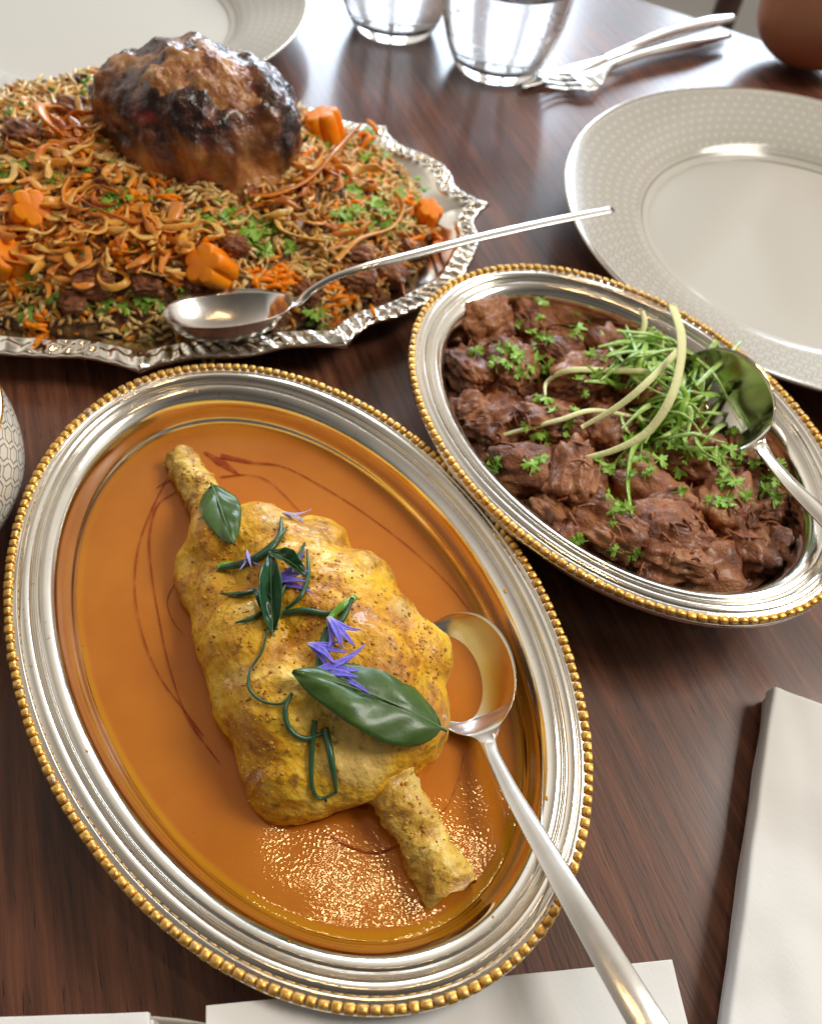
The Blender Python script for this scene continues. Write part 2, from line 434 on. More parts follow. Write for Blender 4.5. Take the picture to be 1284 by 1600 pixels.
# ------------------------------------------------------------------ oval serving dishes with beaded gilt rims
def ell_ring(c, a, b, rot, prof, n=260):
    t = np.linspace(0, 2*PI, n, endpoint=False); prof = np.array(prof, float)
    R = rotz(rot); V = []
    for th in t:
        for d, z in prof:
            p = R @ np.array([(a-d)*math.cos(th), (b-d)*math.sin(th), 0]); V.append((c[0]+p[0], c[1]+p[1], z))
    V = np.array(V); F = grid(n, len(prof), True, False)[:, ::-1].tolist()
    return V, F
def bead_mesh():
    bm = bmesh.new(); bmesh.ops.create_cube(bm, size=1); bmesh.ops.bevel(bm, geom=bm.edges[:]+bm.verts[:], offset=.17, segments=1, affect='EDGES', profile=.5)
    V = np.array([v.co[:] for v in bm.verts]); F = [[v.index for v in f.verts] for f in bm.faces]; bm.free()
    return V, F
BV, BF = bead_mesh()
def platter(name, c, a, b, rot, ztop, zwell, nb, label, bw):
    t = empty(name, (c[0], c[1], 0), label, 'serving dish', 'oval silver dishes with beaded gilt rims')
    z = ztop
    P = [(.0002, z-.0035), (.0, z-.0015), (.0012, z-.0004), (.0034, z), (.0040, z-.0002), (.0046, z+.0002), (.0060, z+.0004), (.0074, z-.0004), (.0080, z-.0015), (.0084, z-.0016), (.0090, z-.0010), (.0095, z-.0016),
         (.0101, z-.0015), (.0106, z-.0013), (.0120, z-.0018), (.0136, z-.0030), (.0148, z-.0048), (.0157, z-.0075), (.0166, z-.0120), (.0180, zwell+.0058), (.0200, zwell+.0018), (.025, zwell), (.045, zwell), (.055, zwell), (b-.004, zwell), (b-.0001, zwell)]
    Q = [(b-.0001, zwell-.002), (.035, zwell-.002), (.027, .0005), (.021, .001), (.0155, zwell+.004), (.0138, z-.012), (.0125, z-.006), (.008, z-.0042), (.003, z-.0042), (.0002, z-.0035)]
    sp_ = spline([(d, q, 0) for d, q in P], 130)[:, :2]; sp_[:, 0] = np.clip(sp_[:, 0], 0, b-.0001)
    V, F = ell_ring(c, a, b, rot, list(map(tuple, sp_))+Q)
    obj('dish_body', V, F, M_SILVER, t)
    # beads
    th = np.linspace(0, 2*PI, 4001); R = rotz(rot)
    off = .0013
    X = np.c_[(a-off)*np.cos(th), (b-off)*np.sin(th)]; s = np.r_[0, np.cumsum(np.linalg.norm(np.diff(X, axis=0), axis=1))]
    step = s[-1]/nb
    me = new_mesh('bead', BV*np.array([step*.93, bw, .0025]), BF, M_GOLD)
    for i in range(nb):
        tt = np.interp(step*(i+.5), s, th); p = R @ np.array([(a-off)*math.cos(tt), (b-off)*math.sin(tt), 0])
        d = R @ np.array([-(a-off)*math.sin(tt), (b-off)*math.cos(tt), 0])
        o = link('bead', me, M4(frame_from(d) @ np.array([[1, 0, 0], [0, 1, 0], [0, 0, 1.]]) , (c[0]+p[0], c[1]+p[1], z-.0002), 1), t)
        o.scale = (rnd.uniform(.86, 1.04), rnd.uniform(.85, 1.1), rnd.uniform(.85, 1.15))
    return t
C1 = (-.0330, .1176); A1, B1, R1 = .1175, .0811, math.radians(-50.5)
platter('serving_dish', C1, A1, B1, R1, .030, .010, 196, 'larger oval silver dish with beaded gold rim holding orange curry sauce', .0025)
C2 = (.0742, .2218); A2, B2, R2 = .0974, .0723, math.radians(-45.1)
platter('serving_dish', C2, A2, B2, R2, .035, .010, 152, 'smaller oval silver dish with beaded gold rim holding dark beef curry', .0025)

def where_rice(x, y):
    if x < 130 and y < 265: return 'at the back left of the rice'
    if x < 125 and y < 400: return 'beside the leftmost carrot flower'
    if x < 170: return 'at the front left edge of the rice'
    if x < 300 and y < 405: return 'left of the braised joint'
    if x < 320 and y >= 405: return 'just left of the spoon bowl'
    if x < 480 and y < 405: return 'in front of the braised joint'
    if x < 600 and y >= 405: return 'near the spoon neck on the rice'
    if x < 600 and y < 290: return 'right behind the braised joint'
    if x >= 600: return 'at the right edge of the rice'
    return 'between the joint and the spoon handle'
def where_beef(x, y):
    if x < 800 and y < 620: return 'at the upper left end of the beef dish'
    if x < 870 and y >= 620: return 'along the lower left side of the beef dish'
    if x < 930 and y < 640: return 'in the upper middle of the beef dish'
    if y < 700 and x < 1140: return 'in the green heap on the beef'
    if x > 1080 and y < 780: return 'below the dark spoon bowl'
    if y >= 780: return 'at the lower right end of the beef dish'
    return 'in the centre of the beef dish'
#@@PART2
# ------------------------------------------------------------------ orange curry sauce with oil trails
ZS = .0152; DS = .0182
def in_ell(c, a, b, rot, d, x, y):
    X = (x-c[0])*math.cos(rot)+(y-c[1])*math.sin(rot); Y = -(x-c[0])*math.sin(rot)+(y-c[1])*math.cos(rot)
    return (X/(a-d))**2+(Y/(b-d))**2
def disc(c, a, b, rot, d, z, nr, nt, fz):
    V = [(c[0], c[1], z+fz(c[0], c[1], 0))]; F = []
    for i in range(1, nr+1):
        q = (i/nr)**.8
        for j in range(nt):
            t = 2*PI*j/nt; X = (a-d)*q*math.cos(t); Y = (b-d)*q*math.sin(t)
            x = c[0]+X*math.cos(rot)-Y*math.sin(rot); y = c[1]+X*math.sin(rot)+Y*math.cos(rot)
            V.append((x, y, z+fz(x, y, q)))
    for j in range(nt): F.append([0, 1+j, 1+(j+1) % nt])
    for i in range(nr-1):
        for j in range(nt):
            o = 1+i*nt; F.append([o+j, o+nt+j, o+nt+(j+1) % nt, o+(j+1) % nt])
    return np.array(V), F
ms = Mt('orange_curry_sauce')
x_, y_, z_ = ms.xyz(ms.obj((1, 1, 1), (0, 0, -R1)))
q_ = ((x_/(A1-DS)).pow(2)+(y_/(B1-DS)).pow(2)).sqrt()
nn = ms.noise(ms.obj(), 28, 3); n3 = ms.noise(ms.obj(), 300, 2)
c = ms.mix(nn.smooth(.3, .7), (.55, .170, .014), (.62, .212, .020))
c = ms.mix((q_+(nn-.5)*.02).smooth(.965, .985)*(x_.smooth(-.06, .03)*.7+.3), c, (.62, .26, .004))
c = ms.mix(ms.noise(ms.obj(), 620, 2).smooth(.72, .76)*.5, c, (.24, .06, .01))
mask = x_.smooth(.034, .058); ms.set(col=c, rough=mask*-.20+.27, spec=.45, sss=.08).sssr((1, .4, .1), .002)
glit = ms.noise(ms.obj(), 1050, 0); mask = x_.smooth(.034, .058)
ms.bump(ms.noise(ms.obj(), 50, 0)*.6+glit*mask*.050, .0012, .45)
def fz(x, y, q): return (.0002 if q > .985 else 0)+.00030*noise.noise(Vector((x*50, y*50, 0)))
V, F = disc(C1, A1, B1, R1, DS, ZS, 60, 220, fz)
sauce = obj('curry_sauce', V, F, ms, origin=(C1[0], C1[1], ZS)); tag(sauce, 'smooth orange curry sauce pooled in the larger silver dish', 'sauce')
SURF.append((V, F)); SAUCE_VF = (V, F)
mo = Mt('red_chilli_oil'); mo.set(col=(.42, .050, .006), rough=.12, spec=.5, alpha=mo.noise(mo.obj(), 160, 3).smooth(.25, .6)*.4+.10)
def oil(px, w, label=None):
    P = [at(x, y, ZS+.0005) for x, y in px]
    V, F = sweep(P, [q*.42 for q in w], [.00014]*len(w), n=70, k=8)
    V = np.array(V); 
    o = obj('oil_trail', V, F, mo, sauce)
oil([(262, 745), (236, 800), (216, 860), (212, 930), (226, 1000), (252, 1060), (285, 1105), (318, 1150)], [.0003, .0011, .0007, .0005, .0006, .0005, .0007, .0004])
oil([(275, 768), (246, 790), (234, 840), (238, 900), (248, 960), (262, 1030), (282, 1095), (305, 1140), (345, 1195)], [.0004, .0012, .0009, .0006, .0005, .0006, .0005, .0010, .0003])
oil([(345, 712), (392, 722), (440, 728), (490, 752), (560, 795), (640, 855), (700, 912), (735, 955)], [.0030, .0018, .0006, .0006, .0005, .0005, .0004, .0004])
oil([(345, 745), (390, 742), (425, 755), (470, 800)], [.0012, .0006, .0006, .0003])
oil([(320, 706), (345, 722), (375, 742)], [.0012, .0040, .0010])
oil([(276, 908), (262, 935), (268, 965), (285, 990)], [.0003, .0005, .0004, .0002])
oil([(500, 1296), (540, 1320), (590, 1332), (640, 1312)], [.0003, .0009, .0010, .0004])
oil([(725, 1178), (718, 1215), (700, 1258), (672, 1285)], [.0003, .0005, .0005, .0003])
oil([(455, 1290), (500, 1280), (540, 1262), (575, 1262)], [.0006, .0014, .0016, .0010])
oil([(245, 762), (262, 752), (282, 748)], [.0005, .0010, .0005])

# ------------------------------------------------------------------ turmeric meat on the bone
mm_ = Mt('turmeric_roast_meat'); v = mm_.obj()
n1 = mm_.noise(v, 55, 5, .62, .6); n2 = mm_.noise(v, 260, 4, .65); n3 = mm_.noise(v, 24, 3)
c = mm_.ramp(n1, [(.30, (.34, .11, .008)), (.42, (.60, .25, .012)), (.50, (.80, .41, .016)), (.62, (.90, .55, .035)), (.76, (.90, .68, .20))])
c = mm_.mix(n3.smooth(.54, .66)*.7*mm_.noise(v, 240, 3).smooth(.35, .6), c, (.36, .13, .020)); c = mm_.mix(mm_.noise(mm_.obj((1, 1, 1), (.5, 0, 1)), 30, 2).smooth(.58, .68)*.6, c, (.90, .70, .22))
c = mm_.mix(n2.smooth(.55, .70)*.8, c, (.24, .085, .015))
c = mm_.mix(mm_.noise(v, 330, 1).smooth(.77, .80), c, (.06, .018, .008))
c = mm_.mix(mm_.noise(mm_.obj((1, 1, 1), (0, .4, .7)), 210, 1).smooth(.79, .82), c, (.55, .045, .01))
mm_.set(col=c, rough=n2*.5+.20, spec=.45, sss=.06, coat=mm_.noise(v, 90, 2).smooth(.4, .6)*.35, coatr=.14).sssr((1, .5, .15), .003)
mm_.bump(n2*1.1+mm_.voro(v, 420)*-.45+mm_.noise(mm_.obj((1, .35, 1), (0, 0, -.9)), 420, 3)*.8+n1*1.0, .0009, .75)
mb = Mt('turmeric_bone_end'); v = mb.obj()
n1 = mb.noise(v, 120, 4, .6, .4); n2 = mb.noise(v, 420, 3)
c = mb.ramp(n1, [(.33, (.36, .16, .02)), (.48, (.72, .43, .06)), (.62, (.86, .62, .14)), (.8, (.90, .74, .36))])
c = mb.mix(n2.smooth(.6, .7)*.6, c, (.20, .10, .015)); mb.set(col=c, rough=.38, sss=.1, coat=.15).sssr((1, .5, .15), .002); mb.bump(n2+n1*1.5, .0009, .9)
def B(px, py, z, rx, ry, rz, ang=0):
    p = at(px, py, z); return ((p.x, p.y, p.z), (rx, ry, rz), rotz(ang))
ml = empty('spiced_meat_on_the_bone', tuple(at(500, 1030, ZS)), 'golden turmeric spiced meat joint with two bone ends lying in orange curry sauce', 'meat')
ax = -math.radians(52)
ells = [B(352, 850, .024, .0150, .0105, .0125, ax), B(410, 850, .025, .0130, .0130, .0130, 0), B(455, 900, .026, .020, .0175, .0150, ax), B(350, 930, .021, .016, .0085, .0105, ax-.3),
        B(510, 960, .028, .024, .020, .0160, ax), B(400, 1010, .026, .018, .0135, .0150, ax-.2), B(590, 985, .025, .0150, .0130, .0125, ax+.2), B(640, 1030, .024, .0125, .0120, .0125, 0), B(655, 1110, .022, .0080, .0160, .0115, .2),
        B(560, 1060, .030, .022, .019, .0160, ax), B(450, 1100, .027, .020, .017, .0155, ax-.2), B(600, 1130, .026, .0165, .015, .0130, 0), B(470, 1190, .022, .0150, .0135, .0115, ax), B(446, 1150, .022, .0145, .0105, .0110, ax-.3),
        B(540, 1185, .024, .0155, .0125, .0120, 0), B(460, 1245, .018, .0110, .0062, .0062, .1), B(340, 800, .021, .0085, .0075, .0075, ax), B(505, 850, .020, .010, .005, .006, ax+.2),
        B(344, 965, .0200, .0085, .0180, .0090, .28), B(378, 1062, .0205, .0090, .0200, .0105, .28), B(418, 1160, .0200, .0085, .0170, .0095, .28), B(560, 918, .0245, .0120, .0120, .0120, 0), B(500, 862, .0235, .0130, .0090, .0110, ax), B(440, 1222, .0180, .0085, .0100, .0075, .2),
        B(535, 1215, .022, .0120, .0075, .0085, .5), B(312, 900, .018, .007, .013, .0075, .35), B(610, 1180, .019, .009, .007, .007, 0)]
V, F = blob(ells, .0009, 90)
N = normals(V, F)
d = .0018+fnoise(V, 60, 2, 3.1)*.0010+fnoise(V, 260, 3, 8.2)*.0005+(ridge(V*np.array([.6, 1.3, 1]), 36, 2.2, 3)-1.0)*.0010
# folds where the muscles meet
V = V+N*d[:, None]
obj('meat', V, F, mm_, ml); SURF.append((V, F))
def bone(pts, rads, nm='bone'):
    V, F = sweep(pts, rads, n=60, k=28); V = np.array(V); N = normals(V, F)
    V = V+N*(fnoise(V, 150, 3, 5)*.0016+fnoise(V, 480, 3, 1)*.0008)[:, None]
    obj(nm, V, F, mb, ml); SURF.append((V, F))
bone([at(276, 714, .018), at(300, 748, .0185), at(330, 795, .021), at(365, 850, .024)], [.0052, .0066, .0062, .0074, .0080])
bone([at(585, 1180, .023), at(615, 1235, .021), at(660, 1310, .020), at(706, 1396, .0185)], [.0096, .0076, .0070, .0076])
mfat = mb

# browned spice crumbs clinging to the meat
mcr = Mt('browned_spice_crumb'); v = mcr.obj(); mcr.set(col=mcr.ramp(mcr.noise(v, 420, 2), [(.35, (.26, .09, .010)), (.5, (.50, .22, .016)), (.62, (.76, .42, .03)), (.70, (.50, .08, .01))]), rough=.35, coat=.3)
TM0 = tree(); parts = []; rc = random.Random(11)
for i in range(850):
    cx, cy, sx_, sy_ = rc.choice([(430, 870, 45, 35), (500, 900, 45, 40), (580, 960, 50, 35), (650, 1000, 26, 30), (390, 960, 30, 40), (480, 985, 50, 30), (640, 1060, 35, 30), (340, 900, 25, 60), (430, 1090, 45, 70), (300, 745, 14, 25), (650, 1300, 26, 45), (400, 1180, 22, 50)])
    p, n_ = hit(TM0, rc.gauss(cx, sx_), rc.gauss(cy, sy_))
    if p.z < ZS+.003: continue
    V, F = ICO[1]; q = rc.uniform(.00018, .00062); parts.append((V*np.array([q*rc.uniform(.8, 1.7), q*rc.uniform(.8, 1.4), q*.7]) @ rotz(rc.uniform(0, 3)).T+np.array(p), F))
V, F = merge(parts); o = obj('spice_crumbs', V, F, mcr, ml); o['kind'] = 'stuff'

# ------------------------------------------------------------------ curry leaves, herb sprigs, cornflower petals
TM = tree()
def leafmat(name, c1, c2, rough=.28, sc_=220):
    m = Mt(name); v = m.obj(rand=True); r = m.rand(); n = m.noise(v, sc_, 3)
    c = m.mix(n.smooth(.3, .7), c1, c2); c = m.mix(r*.5, c, tuple(q*1.35 for q in c2))
    m.set(col=c, rough=rough, spec=.5, sss=.08, coat=.1).sssr((.4, 1, .2), .0008); m.bump(n, .0003, .6); return m
M_CURRY = leafmat('curry_leaf_green', (.026, .070, .010), (.055, .115, .020), .36)
M_SPRIG = leafmat('dark_herb_green', (.018, .070, .030), (.035, .110, .045), .3)
M_LIME = leafmat('fresh_green', (.13, .34, .03), (.22, .45, .06), .35)
def leaf(name, px0, px1, width, lift, label, z0=None, roll=0, bend=.004, mat=None, serr=0, cat='leaf', tip=.8, sag=0):
    a, na = hit(TM, *px0); b, nb_ = hit(TM, *px1)
    a = np.array(a)+np.array([0, 0, lift[0]]); b = np.array(b)+np.array([0, 0, lift[1]])
    L = np.linalg.norm(b-a); R = frame_from(b-a); cr_, sr_ = math.cos(roll), math.sin(roll)
    y = R[:, 1]*cr_+R[:, 2]*sr_; z = R[:, 2]*cr_-R[:, 1]*sr_
    nu, nv = 48, 17; V = []
    for i in range(nu):
        t = i/(nu-1); wd = width*(math.sin(PI*t**tip)**.75)*(1-.12*t) if 0 < t < 1 else 0
        wd = max(wd, .00035); wd *= 1+serr*.05*math.sin(t*70)
        for j in range(nv):
            s = (j/(nv-1)-.5)*2
            vein = .0002*math.cos((t*26-abs(s)*7))*min(1, abs(s)*4)
            zz_ = .18*abs(s)*wd+bend*math.sin(PI*t)-.0003*(abs(s) < .1)+vein+sag*wd*s*s+.0006*math.sin(t*9+s*3)
            V.append(a+R[:, 0]*L*t+y*wd*s+z*zz_)
    F = grid(nu, nv).tolist()
    o = obj(name, np.array(V), F, mat or M_CURRY, origin=tuple(a)); solid(o, .00016); tag(o, label, cat)
    V2, F2 = sweep([a+R[:, 0]*L*t+z*(bend*math.sin(PI*t)+.0001) for t in np.linspace(-.04, .97, 8)], [.0005, .0003, .00015], n=14, k=6)
    obj('midrib', V2, F2, MRIB, o)
    return o
MRIB = Mt('leaf_midrib'); MRIB.set(col=(.09, .17, .05), rough=.35)
leaf('curry_leaf', (334, 772), (366, 862), .0070, (.0050, .0045), 'small dark green curry leaf near the upper bone end', bend=.0015, sag=-.35)
leaf('curry_leaf', (684, 1154), (458, 1062), .0114, (.0085, .0060), 'large glossy curry leaf lying across the lower end of the golden meat', bend=.0035, sag=-.4, roll=.12)
leaf('herb_leaf', (426, 992), (424, 872), .0034, (.0015, .003), 'folded dark green leaf in the middle of the golden meat', bend=.003, mat=M_SPRIG, sag=1.2)
leaf('herb_leaf', (424, 872), (482, 905), .0026, (.0028, .0012), 'short dark leaf pointing right beside the folded leaf', bend=.002, mat=M_SPRIG, sag=1.0)
leaf('herb_leaf', (432, 985), (398, 925), .0022, (.0015, .0022), 'narrow dark leaf left of the folded leaf', bend=.002, mat=M_SPRIG, sag=1.2)
def sprig(px, r, label, lift=.0012, green=None):
    P = []
    for q in px:
        p, n_ = hit(TM, q[0], q[1]); l = lift if len(q) < 3 else q[2]; P.append(np.array(p)+np.array([0, 0, l]))
    V, F = sweep(P, r, n=44, k=8); o = obj('herb_sprig', V, F, green or M_SPRIG, origin=tuple(P[0])); tag(o, label, 'herb')
    return o
sprig([(342, 891), (380, 884), (415, 868), (437, 842), (440, 812)], [.0009, .0012, .0012, .0010, .0004], 'curved herb sprig above the uppermost blue petal')
sprig([(350, 889), (395, 876), (430, 850), (448, 828)], [.0007, .0010, .0009, .0003], 'second curved sprig lying against the upper curved sprig')
sprig([(340, 891), (352, 887), (365, 884)], [.0010, .0012, .0007], 'bright green cut tip of the upper curved sprig', green=M_LIME, lift=.0016)
sprig([(345, 930), (372, 932), (405, 926)], [.0003, .0009, .0008], 'short straight sprig pointing left of the white and blue petal')
sprig([(368, 976), (392, 970), (418, 956)], [.0003, .0008, .0006], 'short sprig below the folded leaf on its left')
sprig([(476, 852), (462, 885), (446, 915), (436, 940)], [.0004, .0010, .0010, .0006], 'upright sprig on the right of the folded leaf')
sprig([(480, 862), (482, 900), (470, 935), (446, 955)], [.0003, .0007, .0007, .0005], 'thin sprig bowing round the right of the folded leaf')
sprig([(442, 962), (475, 957), (510, 962), (535, 956)], [.0009, .0010, .0009, .0009], 'dark sprig running right from the folded leaf')
sprig([(555, 938), (535, 952), (518, 968), (512, 985)], [.0010, .0013, .0010, .0006], 'bright green forked herb tip above the cluster of blue petals', green=M_LIME, lift=.002)
sprig([(550, 942, .003), (535, 970), (515, 990), (505, 1030), (502, 1060)], [.0006, .0010, .0010, .0010, .0009], 'long dark sprig running under the three blue petals')
sprig([(510, 985), (500, 1020), (496, 1062)], [.0008, .0010, .0008], 'second dark sprig beside the long one under the blue petals')
sprig([(420, 985, .002), (410, 1020), (392, 1050), (390, 1078), (410, 1098), (440, 1102), (457, 1086)], [.0004, .0004, .0004, .0005, .0004, .0004, .0005], 'thin curling tendril on the left of the large curry leaf')
sprig([(457, 1086), (446, 1110), (452, 1140), (475, 1156), (505, 1148)], [.0004, .0008, .0008, .0008, .0006], 'hooked sprig looping beside the large curry leaf')
sprig([(492, 1128), (487, 1180), (488, 1230), (500, 1249, .001), (524, 1240, .0005)], [.0008, .0008, .0006, .0005, .0004], 'long sprig hanging below the large curry leaf and curling at its end')
sprig([(508, 1140), (518, 1190), (526, 1240, .0005)], [.0011, .0010, .0004], 'straight sprig hanging below the large curry leaf')
mpet = Mt('cornflower_petal'); oc = mpet.attr('blend'); v = mpet.obj()
c = mpet.mix(S(mpet.nt, oc.outputs['Fac']), (.72, .66, .76), (.17, .14, .78)); c = mpet.mix(mpet.noise(v, 900, 2).smooth(.45, .7)*.5, c, (.36, .30, .85))
mpet.set(col=c, rough=.5, sss=.1)
def petal(px0, px1, label, w=.0022, lobes=4, lift=.003, pale=0.0, seed=1):
    r = random.Random(seed)
    a, _ = hit(TM, *px0); b, _ = hit(TM, *px1); a = np.array(a)+np.array([0, 0, lift]); b = np.array(b)+np.array([0, 0, lift*.9])
    L = np.linalg.norm(b-a); R = frame_from(b-a); parts = []; bl = []
    for k in range(lobes):
        s = (k/(lobes-1)-.5)*2 if lobes > 1 else 0; fan = s*.42+r.uniform(-.06, .06); LL = L*r.uniform(.82, 1.08)
        nu, nv = 12, 5; V = []
        for i in range(nu):
            t = i/(nu-1); wd = w*(.25+.75*min(1, t*2))*(1-t)**.6 if t < 1 else 0
            wd = max(wd*.62, .00008); ang = fan*max(0, t-.25)*1.3
            for j in range(nv):
                q = (j/(nv-1)-.5)*2
                p = a+R[:, 0]*LL*t*math.cos(ang)+R[:, 1]*(LL*t*math.sin(ang)+q*wd+s*w*.3*min(1, t*3))+R[:, 2]*(.0010*math.cos(s*1.5)*math.sin(PI*t)+.25*wd*q*q+.0008*t*r.uniform(.8, 1.2)*(1 if k % 2 else -.3))
                V.append(p); bl.append(min(1, max(0, (t-.02)*4.5))*(1-pale))
        parts.append((V, grid(nu, nv).tolist()))
    V, F = merge(parts); o = obj('cornflower_petal', V, F, mpet, origin=tuple(a)); solid(o, .00018)
    at_ = o.data.attributes.new('blend', 'FLOAT', 'POINT'); at_.data.foreach_set('value', bl)
    tag(o, label, 'flower petal')
petal((411, 922), (487, 903), 'violet blue cornflower petal with white base on the folded leaf', w=.0026, lobes=4, seed=2)
petal((387, 868), (393, 898), 'tiny pale violet petal on the upper curved sprig', w=.0012, lobes=3, pale=.35, seed=3)
petal((512, 972), (545, 1018), 'uppermost of the three clustered blue petals, pointing down right', w=.0026, lobes=4, lift=.0035, seed=4)
petal((480, 1012), (532, 1035), 'middle of the three clustered blue petals', w=.0024, lobes=4, seed=5)
petal((478, 1060), (578, 1050), 'lowest and largest of the three clustered blue petals', w=.0030, lobes=5, lift=.0035, seed=6)
petal((441, 805), (478, 818), 'faded lilac petal at the upper right edge of the golden meat', w=.0012, lobes=4, lift=.0015, pale=.75, seed=7)

# drips of sauce on the front dish's rim
parts = []
rr_ = random.Random(5)
for i in range(26):
    t = rr_.uniform(0, 2*PI); d = rr_.uniform(.011, .0165); p = rotz(R1) @ np.array([(A1-d)*math.cos(t), (B1-d)*math.sin(t), 0]); zt = .030-(.0018 if d < .0125 else .0018+(d-.0125)**1.5*45)
    V, F = ICO[2]; sz = rr_.uniform(.0002, .0007); parts.append((V*np.array([sz, sz*rr_.uniform(.7, 1.5), .00022])+np.array([C1[0]+p[0], C1[1]+p[1], zt]), F))
V, F = merge(parts); o = obj('sauce_drips', V, F, ms, origin=(C1[0], C1[1], .028)); tag(o, 'tiny orange sauce drips on the silver rim of the larger dish', 'sauce drips', kind='stuff')
# ------------------------------------------------------------------ spoons
def spoon(name, label, tip, neck, up, Wd, depth, hpts, hw, hh, mat, group='steel serving spoons', th=.0011):
    """one lofted spoon: rim plane from tip to neck with normal `up`; handle points from the neck outwards"""
    tip, neck = np.array(tip), np.array(neck); up = np.array(up, float); up /= np.linalg.norm(up)
    root = empty(name, tuple(neck), label, 'spoon', group)
    nb_, nh, nv = 60, 90, 25
    L = np.linalg.norm(neck-tip); HC = spline([tip+(neck-tip)*.90]+[neck]+[np.array(q) for q in hpts], nh+12)[6:]; nh = len(HC)
    u = np.linspace(0, 1, nb_)**1.0; ang = PI*u*.93
    xs = (1-np.cos(ang))/2/((1-math.cos(PI*.93))/2)
    spine = [tip+(neck-tip)*x*.925 for x in xs]; wb = Wd/2*np.sin(ang)**.92*(1.06-.10*xs); wb[0] = .0002
    hw_ = np.interp(np.linspace(0, 1, nh), np.linspace(0, 1, len(hw)), hw); hh_ = np.interp(np.linspace(0, 1, nh), np.linspace(0, 1, len(hh)), hh)
    wb = np.maximum(wb, hw_[0]*np.clip((xs-.8)*5, 0, 1))
    # ease the shoulders into the neck
    k = max(2, nh//14); S_ = list(spine)+list(HC); Wl = np.r_[wb, hw_]
    dl = np.r_[depth*(wb/(Wd/2))**1.15*np.clip((1.0-xs)*6, 0, 1)**.8, np.zeros(nh)]
    tl = np.r_[np.full(nb_, th), np.maximum(hh_*1.9, th)]; ker = np.ones(9)/9
    sm = lambda a: np.convolve(np.pad(a, 4, mode='edge'), ker, 'valid')
    m_ = np.clip((np.arange(nb_+nh)-nb_*.72)/8, 0, 1); Wl = Wl*(1-m_)+sm(sm(Wl))*m_; tl = tl*(1-m_)+sm(sm(tl))*m_
    S_ = np.array(S_); e_ = S_[nb_-6:].copy()
    for q in range(6): e_[1:-1] = (e_[:-2]+e_[1:-1]*2+e_[2:])/4
    S_[nb_-6:] = e_; T = np.gradient(S_, axis=0); T /= np.linalg.norm(T, axis=1)[:, None]
    V = []; j_ = np.linspace(-1, 1, nv)
    for i in range(nb_+nh):
        f = min(1, max(0, (i-nb_*.85)/(nh*.30))); uu = up*(1-f)+np.array([0, 0, 1])*f
        sd = np.cross(T[i], uu); sd /= np.linalg.norm(sd); uz = np.cross(sd, T[i])
        top = -dl[i]*(1-np.abs(j_)**2.2)+(0 if i < nb_ else min(1, (i-nb_)/10))*hh_[max(0, i-nb_)]*.7*(1-j_**2)
        bot = top-tl[i]*(1-np.abs(j_)**5)*(.9 if i > 0 else 0)-.00025
        for q in range(nv): V.append(S_[i]+sd*Wl[i]*j_[q]+uz*top[q])
        for q in range(nv-1, -1, -1): V.append(S_[i]+sd*Wl[i]*j_[q]*.995+uz*bot[q])
    V = np.array(V); n2 = 2*nv; F = grid(nb_+nh, n2, False, True)
    cutr = nb_*n2
    def part(nm, a, b):
        Vp = V[a*n2:(b+1)*n2]; Fp = grid(b-a+1, n2, False, True)[:, ::-1].tolist()
        if nm == 'handle': Fp.append([(b-a)*n2+q for q in range(n2)])
        obj(nm, Vp, Fp, mat, root)
    part('bowl', 0, nb_-2); part('handle', nb_-2, nb_+nh-1)
    return root
# in the orange sauce, handle resting over the gilt rim and out towards the viewer
spoon('serving_spoon', 'steel serving spoon dipping into the orange curry sauce', at(697, 962, .0205), at(762, 1160, .0225), (-.42, -.08, 1), .0325, .0085,
      [at(772, 1185, .0240), at(800, 1240, .0275), at(848, 1322, .0330), at(905, 1420, .0385), at(985, 1555, .043), at(1060, 1680, .045)], [.0026, .0023, .0026, .0034, .0042, .0048], [.0010, .0012, .0012, .0011, .0011, .0010], M_STEEL)
#@@PART3
# in the beef dish: dark hollow bowl, handle out over the gilt rim to the right
spoon('serving_spoon', 'steel serving spoon with dark hollow bowl leaning in the beef dish', at(1072, 560, .040), at(1190, 700, .034), (-.40, -.75, 1), .0370, .0130,
      [at(1206, 722, .0365), at(1235, 755, .0400), at(1270, 790, .0420), at(1330, 850, .044), at(1400, 920, .046)], [.0028, .0026, .0032, .0040, .0048], [.0011, .0013, .0013, .0012, .0011], M_SILVER)

# ------------------------------------------------------------------ beef curry
mbf = Mt('dark_beef_curry'); v = mbf.obj(rand=True)
n1 = mbf.noise(v, 70, 5, .6, .5); n2 = mbf.noise(v, 330, 4, .65)
c = mbf.ramp(n1, [(.30, (.085, .022, .006)), (.44, (.24, .070, .019)), (.55, (.38, .135, .042)), (.70, (.52, .24, .095))])
c = mbf.mix(n2.smooth(.56, .70)*.7, c, (.36, .13, .05)); c = mbf.mix(mbf.noise(v, 190, 1).smooth(.76, .79), c, (.38, .07, .015))
mbf.set(col=c, rough=n2*.5+.18, spec=.45, coat=.22, coatr=.16, sss=.05).sssr((1, .4, .2), .002); mbf.bump(n2+mbf.noise(v, 900, 3)*.5+n1, .0012, .9)
def fb(x, y, q):
    return .0052*noise.fractal(Vector((x*85, y*85, 3)), .7, 2.1, 5)*min(1, (1-q)*12)+(.0006 if q > .98 else 0)+.0045*min(1, (1-q)*5)
V, F = disc(C2, A2, B2, R2, .0182, .0170, 90, 260, fb)
gravy = obj('curry_gravy', V, F, mbf, origin=(C2[0], C2[1], .017)); tag(gravy, 'dark brown gravy and shredded meat filling the smaller silver dish', 'gravy')
SURF.append((V, F)); CHV = []
